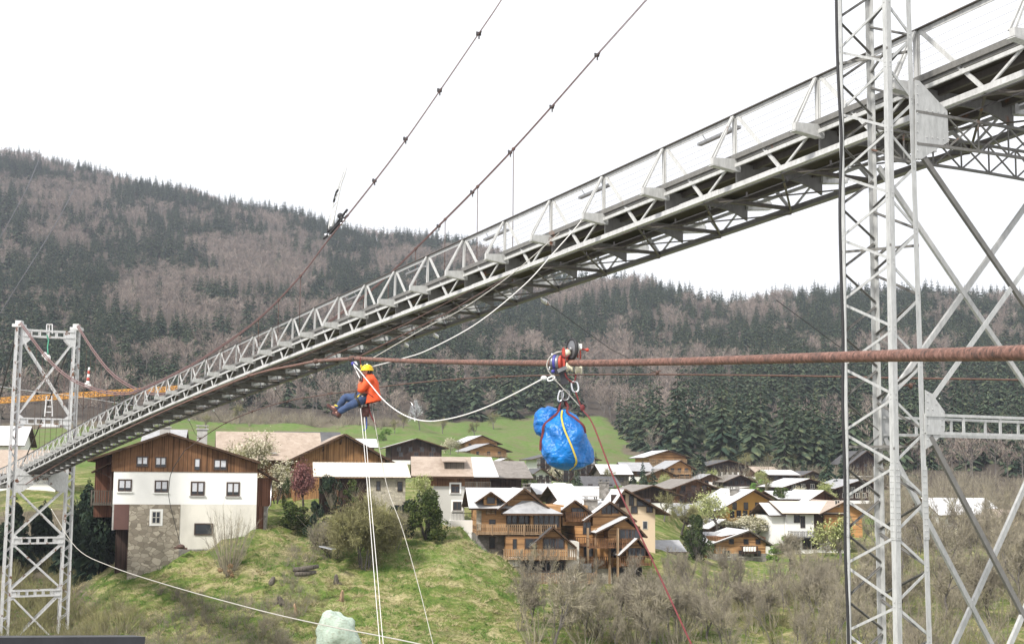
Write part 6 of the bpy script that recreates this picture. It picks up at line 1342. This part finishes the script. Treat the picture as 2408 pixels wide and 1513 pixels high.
def near_plants():
    tw, bk_ = M['twig'], M['bark']
    place('fan_bush', fan_proto(1, 46, 14, .75), [M['twig']], 535, 1352, 84.6, 160, 150, 'bare fan shaped bush in front of the white house', 'bush')
    place('shrub', leafy_proto(2, 500, 6, .05), [M['dry_leaf'], tw], 533, 1355, 83.8, 42, 40, 'small tan leaved shrub at the foot of the bare fan bush', 'shrub')
    place('yew_shrub', leafy_proto(3, 4200, 20, .032), [M['yew'], tw], 697, 1243, 90.3, 70, 90, 'rounded dark green yew shrub left of the grassy slope crest', 'shrub')
    place('spruce_shrub', leafy_proto(4, 3600, 18, .028, cone=1), [M['spruce_dark'], tw], 745, 1262, 89.6, 104, 76, 'dark blue green conifer shrub beside the rounded yew', 'shrub')
    place('cypress_tree', leafy_proto(5, 2600, 22, .022, (.5,.5,.5), 20, 1), [M['conifer2'], tw], 672, 1190, 95, 86, 27, 'narrow upright green cypress behind the yew shrub', 'tree')
    place('red_shrub', bare_proto(6, 4, .6, .24, 6, True, 16, .016), [M['red_leaf'], M['bark_dark'], M['red_leaf']], 715, 1200, 99, 128, 84, 'dusky red leaved shrub in front of the barn', 'shrub')
    place('blossom_tree', bare_proto(7, 4, .75, .22, 8, True, 9, .010, .02, 2), [M['twig_olive'], M['bark_dark'], M['blossom']], 605, 1150, 104, 150, 190, 'spreading cream blossoming tree in front of the long barn', 'tree')
    place('blossom_bush', bare_proto(8, 4, .8, .2, 8, True, 10, .014, .02, 3), [M['twig_olive'], M['bark_dark'], M['blossom']], 648, 1175, 101, 105, 120, 'low cream blossoming bush right of the white house', 'bush')
    place('holly_shrub', leafy_proto(9, 1500, 12, .035), [M['spruce_dark'], tw], 778, 1195, 98.5, 88, 60, 'dark green shrub against the left end of the stone outbuilding', 'shrub')
    place('ivy_shrub', leafy_proto(10, 1300, 10, .035), [M['yew'], tw], 832, 1180, 99.5, 60, 48, 'green leafy shrub in the middle of the outbuilding front', 'shrub')
    OL = [M['twig_olive'], M['bark'], M['twig_olive']]
    place('willow_bush', bare_proto(11, 5, .6, .2, 9, True, 3, .007, .016, 6), OL, 858, 1338, 86.0, 200, 215, 'large olive brown budding bush on the slope behind the hanging ropes', 'bush')
    place('willow_bush', bare_proto(12, 4, .6, .2, 12, True, 4, .008, .016, 6), [tw, M['bark_dark'], M['twig_olive']], 785, 1325, 86.8, 130, 120, 'brown twiggy bush on the slope left of the large olive bush', 'bush')
    place('willow_bush', bare_proto(13, 4, .6, .2, 12, True, 4, .008, .016, 5), [tw, M['bark'], M['twig_olive']], 925, 1300, 89, 120, 110, 'grey green twiggy bush between the olive bush and the big yew', 'bush')
    place('yew_tree', leafy_proto(14, 7000, 30, .026), [M['yew'], M['bark_dark']], 1000, 1270, 91.3, 130, 104, 'big dense dark green yew left of the grey plastered house', 'tree')
    place('yew_tree', leafy_proto(15, 3000, 18, .03), [M['spruce_dark'], M['bark_dark']], 948, 1262, 91.8, 96, 70, 'lower dark yew behind the big dense one', 'tree')
    place('budding_tree', bare_proto(16, 4, .5, .25, 8, True, 16, .014), [M['bud'], M['bark'], M['bud']], 985, 1215, 99, 108, 66, 'pale yellow green budding tree between stone outbuilding and grey house', 'tree')
    place('green_tree', leafy_proto(17, 1600, 14, .04), [M['green_leaf'], tw], 903, 1048, 250, 46, 40, 'single fresh green round tree on the meadow edge', 'tree')
    place('pale_tree', bare_proto(18, 4, .5, .3, 10), [M['alu'], M['bark']], 987, 1012, 295, 76, 44, 'pale silvery leafless tree at the meadow edge', 'tree')
    for i, (px, pb, Y, hp, wp, lab) in enumerate([(1946,1140,192,95,46,'tall dark spruce in the village left of the near pylon'),(1982,1120,196,62,36,'shorter dark spruce hidden beside the near pylon'),(1511,1142,188,66,30,'slim green spruce left of the lowest orange chalet'),(1488,1145,186,40,24,'small green spruce beside the slim one'),(1356,1150,166,58,36,'dark spruce below the blue bag'),(1400,1118,238,60,26,'dark spruce right of the apartment block'),(1645,1108,218,56,46,'broad dark spruce left of the dark house with white storey'),(1440,1010,372,26,16,'lone little conifer on the green meadow'),(1130,1015,366,70,30,'dark spruce at the upper meadow corner')]):
        place('spruce_tree', conifer_proto(60+i, 1, 17, 12, .3), [M['conifer'], M['bark_dark']], px, pb, Y, hp, wp, lab, 'tree')
    place('conifer_tree', leafy_proto(19, 4200, 26, .030, cone=1, spiky=1), [M['conifer2'], M['bark']], 1638, 1318, 117, 125, 92, 'fresh green broad conifer left of the log chalet', 'tree')
    place('blossom_tree', bare_proto(20, 4, .7, .25, 8, True, 14, .014), [M['bud'], M['bark_dark'], M['bud']], 1690, 1262, 131, 118, 110, 'large pale green blossoming tree in front of the ochre chalet', 'tree')
    place('blossom_bush', bare_proto(21, 4, .8, .2, 8, True, 10, .016, .018, 4), [M['twig_olive'], M['bark'], M['blossom']], 1775, 1252, 133, 46, 150, 'low pale blossoming bushes under the ochre chalet', 'bush')
    place('round_tree', bare_proto(22, 5, .75, .28, 6), [M['twig_olive'], M['bark_dark']], 1602, 1250, 127, 78, 92, 'round crowned budding tree right of the cream house', 'tree')
    place('forsythia_bush', leafy_proto(23, 900, 9, .05), [M['forsythia'], tw], 1568, 1330, 112, 40, 62, 'yellow flowering bush right of the honey chalets', 'bush')
    place('forsythia_bush', leafy_proto(24, 700, 8, .05), [M['green_leaf'], tw], 1600, 1322, 113, 36, 44, 'green bush beside the yellow flowering one', 'bush')
    place('golden_tree', bare_proto(25, 4, .65, .25, 8, True, 14, .016), [M['twig_olive'], M['bark'], M['bud']], 1972, 1325, 121, 120, 110, 'golden green budding tree behind the outer leg of the near pylon', 'tree')
    place('bare_tree', bare_proto(26, 5, .6, .25, 7), [tw, M['bark_dark']], 1858, 1345, 112, 100, 90, 'dark leafless tree in front of the white house with orange gable', 'tree')
    place('blossom_tree', bare_proto(27, 4, .7, .2, 8, True, 12, .014, .018, 3), [M['twig_olive'], M['bark'], M['blossom']], 2238, 1320, 124, 90, 80, 'white blossoming tree among bare trees right of the near pylon', 'tree')
    place('green_bush', leafy_proto(28, 700, 8, .05), [M['green_leaf'], tw], 1828, 1318, 121, 46, 50, 'green bush at the right corner of the log chalet', 'bush')
    for i, (px, pb, Y, hp, wp, lab) in enumerate([(232,1345,94,225,135,'large dark spruce between far pylon and white house'),(165,1330,97,160,105,'dark spruce seen through the far pylon'),(100,1300,101,130,100,'dark spruce behind the left leg of the far pylon'),(30,1310,99,150,110,'dark spruce at the left edge'),(205,1250,100,130,90,'dark spruce tip under the bridge by the house balcony')]):
        v, m = conifer_proto(80+i, 1, 24, 18, .32); v2, m2 = leafy_proto(90+i, 2600, 24, .03, cone=1)
        place('spruce_tree', (np.concatenate([v, v2*[.8,.8,.97]]), np.concatenate([m, np.zeros_like(m2)])), [M['spruce_dark'], M['bark_dark']], px, pb, Y, hp, wp, lab, 'tree')
    # bare trees on the lower right bank, each of its own shape
    for i, (px, Y, hp, wp) in enumerate([(1300,77,205,190),(1392,79,150,120),(1452,82,150,120),(1528,79,190,150),(1588,83,130,100),(1240,80,130,110),(1660,84,110,110),(1745,88,110,110),(1830,86,120,110),(1905,90,130,110),(2030,88,150,120),(2110,92,170,130),(2225,90,190,140),(2330,88,200,150),(2400,95,210,150)]):
        x = P(px,1113,Y).x; g = ground(x, Y*KS); pb = proj(Vector((x, Y*KS, g)))[1]
        place('bare_tree', bare_proto(100+i, 5, .46, .24, 4, thick=.015, stems=1+i%2), [M['twig'], M['bark_dark'] if i%2 else M['bark']], px, pb+4, Y, hp, wp, 'leafless grey brown tree on the bushy lower right bank', 'tree', 'bare trees on the lower right bank')
    protos = [bare_proto(130+i, 4, .42, .34, 9, thick=.013) for i in range(4)]; ds = []
    for p in protos:
        o = soup_obj('bare_tree', p, [M['twig'], M['bark']]); ds.append(o.data); bpy.data.objects.remove(o)
    for k in range(80):
        px = rng.uniform(2000,2500) if k < 65 else rng.uniform(1840,2050); Y = rng.uniform(98,140); x = P(px,1113,Y).x; h = float(rng.uniform(6,11))
        if px < 2050: h *= .55
        o = bpy.data.objects.new('bare_tree', ds[k%4]); COL.objects.link(o); o.location = (x, Y*KS, ground(x,Y*KS)-.1); o.scale = (h*.8,h*.8,h); o.rotation_euler = (0,0,float(rng.uniform(0,6.28)))
        tag(o, 'leafless slender tree in the bare wood right of the near pylon', 'tree', 'bare wood right of the near pylon')
    for k in range(125):
        px = rng.uniform(1235,2060); Y = rng.uniform(77,98); x = P(px,1113,Y).x; z = ground(x,Y*KS); py = proj(Vector((x,Y*KS,z)))[1]
        if py < 1385+(50 if px < 1330 else 0) and rng.uniform() < .75: continue
        h = float(rng.uniform(3.2,6.0 if px < 1500 else 7.0)); o = bpy.data.objects.new('bare_tree', ds[k%4]); COL.objects.link(o); o.location = (x, Y*KS, z-.1); o.scale = (h*.75,h*.75,h); o.rotation_euler = (0,0,float(rng.uniform(0,6.28)))
        tag(o, 'young leafless tree with thin upright branches on the lower right bank', 'tree', 'young bare trees on the lower right bank')
    # small garden trees and shrubs between the houses
    GP = [(bare_proto(150,4,.6,.26,8,True,12,.016), [M['bud'],M['bark'],M['bud']]), (bare_proto(151,4,.7,.24,9,True,5,.012), [M['twig_olive'],M['bark'],M['twig_olive']]), (bare_proto(152,4,.65,.22,8,True,9,.016,.018,3), [M['twig_olive'],M['bark'],M['blossom']]), (leafy_proto(153,900,10,.05), [M['yew'],M['twig']]), (leafy_proto(154,700,9,.05), [M['green_leaf'],M['twig']]), (conifer_proto(155,1,15,11,.27), [M['conifer'],M['bark_dark']])]
    gd = []
    for p, mm in GP:
        o = soup_obj('garden_tree', p, mm); gd.append(o.data); bpy.data.objects.remove(o)
    for (px, py, Y, h, k) in [(1232,1128,160,5,1),(1248,1172,150,5,3),(1310,1128,180,5,2),(1425,1150,172,6,1),(1450,1165,160,4,4),(1500,1196,150,5,1),(1462,1128,190,5,1),(1545,1150,185,5,0),(1560,1215,138,5,1),(1568,1180,160,6,5),(1630,1122,215,7,5),(1660,1130,210,5,0),(1690,1160,180,5,1),(1775,1130,205,5,0),(1790,1150,190,5,4),(1800,1160,185,6,1),(1830,1180,170,4,0),(1838,1208,150,4,3),(1880,1175,175,5,2),(1890,1125,215,7,5),(1905,1150,195,5,1),(1958,1210,150,5,0),(1965,1165,185,6,5),(1640,1215,145,6,2),(1660,1240,138,5,1),(1820,1250,136,5,2),(1835,1275,130,4,4),(1625,1260,128,4,3),(1535,1140,190,6,5),(1190,1112,200,4,1),(1210,1135,170,5,0),(1075,1060,240,5,1),(1060,1068,230,5,2),(1040,1020,300,7,1),(1115,1030,300,7,1),(1160,1015,340,8,1),(945,1020,285,7,1),(925,1035,270,6,1),(560,1000,275,7,1),(480,1020,255,6,1),(1480,1030,335,7,5),(1495,1062,300,7,5),(1700,1085,235,8,1),(1760,1090,232,9,1),(1800,1075,240,9,1),(1850,1080,235,9,1),(1720,1062,250,10,1)]:
        x = P(px,1113,Y).x; o = bpy.data.objects.new('garden_tree', gd[k]); COL.objects.link(o); o.location = (x, Y*KS, ground(x,Y*KS)-.1); h = h*float(rng.uniform(.85,1.2)); w_ = h*(.8 if k < 3 else (1.0 if k < 5 else .95)); o.scale = (w_, w_, h); o.rotation_euler = (0,0,float(rng.uniform(0,6.28)))
        nm = ['pale green budding garden tree','olive grey twiggy garden tree','cream blossoming garden shrub','dark green evergreen shrub','fresh green leafy shrub','young dark spruce'][k]
        tag(o, nm+' among the village houses', 'tree' if k not in (2,3,4) else 'shrub', nm+'s among the village houses')
    # brush that nobody could count
    fp = [fan_proto(200+i, 12, 10, .6) for i in range(5)]
    def scatter(name, N, rx, ry, hh, mat, lab, keep=None):
        pts, hs = [], []
        while len(pts) < N:
            px = rng.uniform(*rx); Y = rng.uniform(*ry); x = P(px,1113,Y).x; z = ground(x,Y*KS); py = proj(Vector((x,Y*KS,z)))[1]
            if keep and not keep(px, py, Y, x): continue
            pts.append((x,Y*KS,z)); hs.append(rng.uniform(*hh))
        hs = np.array(hs); tag(merge(name, fp, np.array(pts), hs, [mat], hs*rng.uniform(.9,1.5,N)), lab, 'brush', kind='stuff')
    nz_ = lambda x, Y, s, k: noise.noise(Vector((x*s, Y*s, k)))
    scatter('brush', 470, (1215,2650), (76,112), (1.6,4.2), M['twig'], 'leafless brown brush covering the lower right bank', lambda px, py, Y, x: (py > 1400+(60 if px < 1330 else 0) or px > 2010 or (py > 1325 and px > 1540 and nz_(x,Y,.12,3) > .12)) and nz_(x,Y,.09,7) > -.32)
    scatter('brush', 210, (1215,2650), (76,118), (1.2,3.2), M['twig_olive'], 'olive budding brush among the brown brush on the lower right bank', lambda px, py, Y, x: (py > 1390+(70 if px < 1330 else 0) or px > 2010) and nz_(x,Y,.09,11) > .0)
    scatter('brush', 900, (-300,330), (74,108), (.8,2.6), M['twig_olive'], 'low olive scrub around the foot of the far pylon', lambda px, py, Y, x: nz_(x,Y,.1,5) > -.2)
    scatter('brush', 420, (140,760), (73,84), (.5,1.5), M['twig'], 'brown bramble scrub on the foot of the grassy slope', lambda px, py, Y, x: py > 1395+.10*(px-140)-30 and nz_(x,Y,.1,15) > -.12)
    scatter('brush', 300, (140,900), (73,88), (.4,1.1), M['twig_olive'], 'olive bramble scrub on the grassy slope', lambda px, py, Y, x: py > 1375 and nz_(x,Y,.12,19) > .0)
    scatter('brush', 170, (430,860), (74,92), (.4,1.1), M['twig'], 'low dry brambles on the grassy slope', lambda px, py, Y, x: py > 1290 and nz_(x,Y,.16,9) > .18)
    scatter('brush', 620, (1500,2600), (128,232), (2.5,6.0), M['twig'], 'leafless wood and scrub behind the houses on the right', lambda px, py, Y, x: (px > 2080 or (Y > 205 and px > 1640)) and nz_(x,Y,.06,23) > -.3)
    scatter('brush', 260, (380,1000), (262,292), (2.0,4.5), M['twig'], 'leafless scrub along the top of the far left meadow', lambda px, py, Y, x: Y > forest_edge(px)-16)
    # grass tufts
    q = {k: [] for k in range(3)}; N = 26000; px = rng.uniform(-60,1420,N); Y = 72+rng.uniform(0,1,N)**1.2*26; x = (px-CX)/F0*Y; Y = Y*KS; z = ground(x, Y); n1 = vnoise(x, Y, .3, 31); n2 = vnoise(x, Y, .9, 37)
    Qq = Q()
    for m_, sel in ((0, n1+.5*n2 < -.05), (1, (n1+.5*n2 >= -.05) & (n1+.5*n2 < .22)), (2, n1+.5*n2 >= .22)):
        i = np.where(sel)[0]; i = np.repeat(i, 4); b = np.stack([x[i], Y[i], z[i]-.03], -1)+rng.normal(size=(len(i),3))*[.1,.1,0]
        d = rng.normal(size=(len(i),3))*[.5,.5,.1]+[0,-.15,.75 if m_ < 2 else .45]; Qq.slivers(b, d, rng.uniform(.12,.34,len(i)), .045, m_, .1)
    GM = [m_leaf('green grass', (.09,.17,.032), (.15,.25,.055), None, .4, 2), m_leaf('olive grass', (.19,.21,.065), (.28,.285,.10), None, .4, 2), m_leaf('straw grass', (.38,.33,.185), (.53,.46,.275), None, .4, 2)]
    i = np.arange(N)[::9]; i = i[n1[i]+.5*n2[i] > .02]; i = np.repeat(i, 18); b = np.stack([x[i], Y[i], z[i]-.05], -1)+rng.normal(size=(len(i),3))*[.14,.14,0]
    Qq.slivers(b, rng.normal(size=(len(i),3))*[.7,.7,.1]+[.15,-.25,.5], rng.uniform(.25,.7,len(i)), .05, 2, .1)
    i = np.arange(N)[4::11]; i = i[n1[i]+.5*n2[i] < .0]; i = np.repeat(i, 14); b = np.stack([x[i], Y[i], z[i]-.05], -1)+rng.normal(size=(len(i),3))*[.2,.2,0]
    Qq.slivers(b, rng.normal(size=(len(i),3))*[.6,.6,.1]+[0,-.1,.7], rng.uniform(.2,.5,len(i)), .07, 0, .1)
    tag(Qq.obj('grass_tufts', GM), 'green and straw coloured grass tufts on the slope below the white house', 'grass', kind='stuff')
    # stumps and the pale boulder
    for i, (px, py, Y, w_, hh, lab) in enumerate([(668,1340,80.5,.55,.7,'broad weathered tree stump beside the fallen logs on the grassy slope'),(703,1400,79,.32,1.25,'tall thin broken tree stump on the grassy slope'),(795,1325,83.5,.5,1.0,'mossy broken tree stump below the brown twiggy bush'),(808,1380,81,.4,1.1,'leaning dark stump below the mossy one'),(645,1312,83,.5,.6,'low mossy stump uphill of the fallen logs')]):
        x = P(px,1113,Y).x; Y = Y*KS; z = ground(x,Y); r_ = random.Random(i); mb = MB(); pts = [(x,Y,z-.3),(x+.05,Y,z+hh*.3),(x+.1*i-.2,Y,z+hh*.8),(x+.13*i-.25,Y,z+hh)]
        mb.tube(pts, [w_*.9,w_*.55,w_*.42,w_*.2], 9)
        for k in range(4): a = r_.uniform(0,6.28); mb.tube([(x,Y,z+.1),(x+math.cos(a)*w_*1.5,Y+math.sin(a)*w_*1.5,z-.05)], [w_*.35,w_*.12], 6)
        tag(mb.build('tree_stump', M['rail'] if i%2 else M['timber_grey']), lab, 'stump')
    for i, (a, b, lab) in enumerate([((690,1338),(748,1330),'weathered fallen log lying across the grassy slope, upper one'),((694,1348),(742,1344),'weathered fallen log lying across the grassy slope, lower one')]):
        pa, pb_ = P(*a,79.8), P(*b,80.6); tag(MB().tube([pa, pa*.5+pb_*.5-UP*.08, pb_], [.24,.27,.2], 9).build('log', M['timber_grey']), lab, 'log')
    c = P(795,1500,70.5); gz = ground(c.x, c.y)
    def rk(d, q_): k = 1+.35*noise.noise(d*1.1+Vector((3,1,7)))+.16*noise.noise(d*2.7); return Vector((q_.x*k, q_.y*k, q_.z*(k-.1*d.x)))
    mb = MB().ball(c, 1.0, 0, 30, 20, (1.85,1.2,2.0), rk); mb.f = mb.f; t = NT('pale mint rock'); f = t.noise(t.pos(), 1.3, 6, .7); g_ = t.noise(t.pos((1,1,3)), 3, 5)
    col = t.mix(t.ramp(g_, [(.5,(0,0,0)),(.68,(.8,.8,.8))]), t.ramp(f, [(.3,(.30,.38,.32)),(.55,(.46,.55,.47)),(.75,(.60,.64,.57))]), (.27,.28,.21)); t.bump(f, .8, .15)
    tag(mb.build('boulder', t.done(col, .85)), 'pale mint green boulder at the bottom of the grassy slope', 'boulder')
    tag(MB().bar(P(755,1283,84), P(785,1290,83.4), .7, .1).build('metal_sheet', M['alu']), 'pale metal sheet lying at the foot of the brown bush', 'sheet')
level_plots(); make_ground(); forest(); near_plants()
haze()
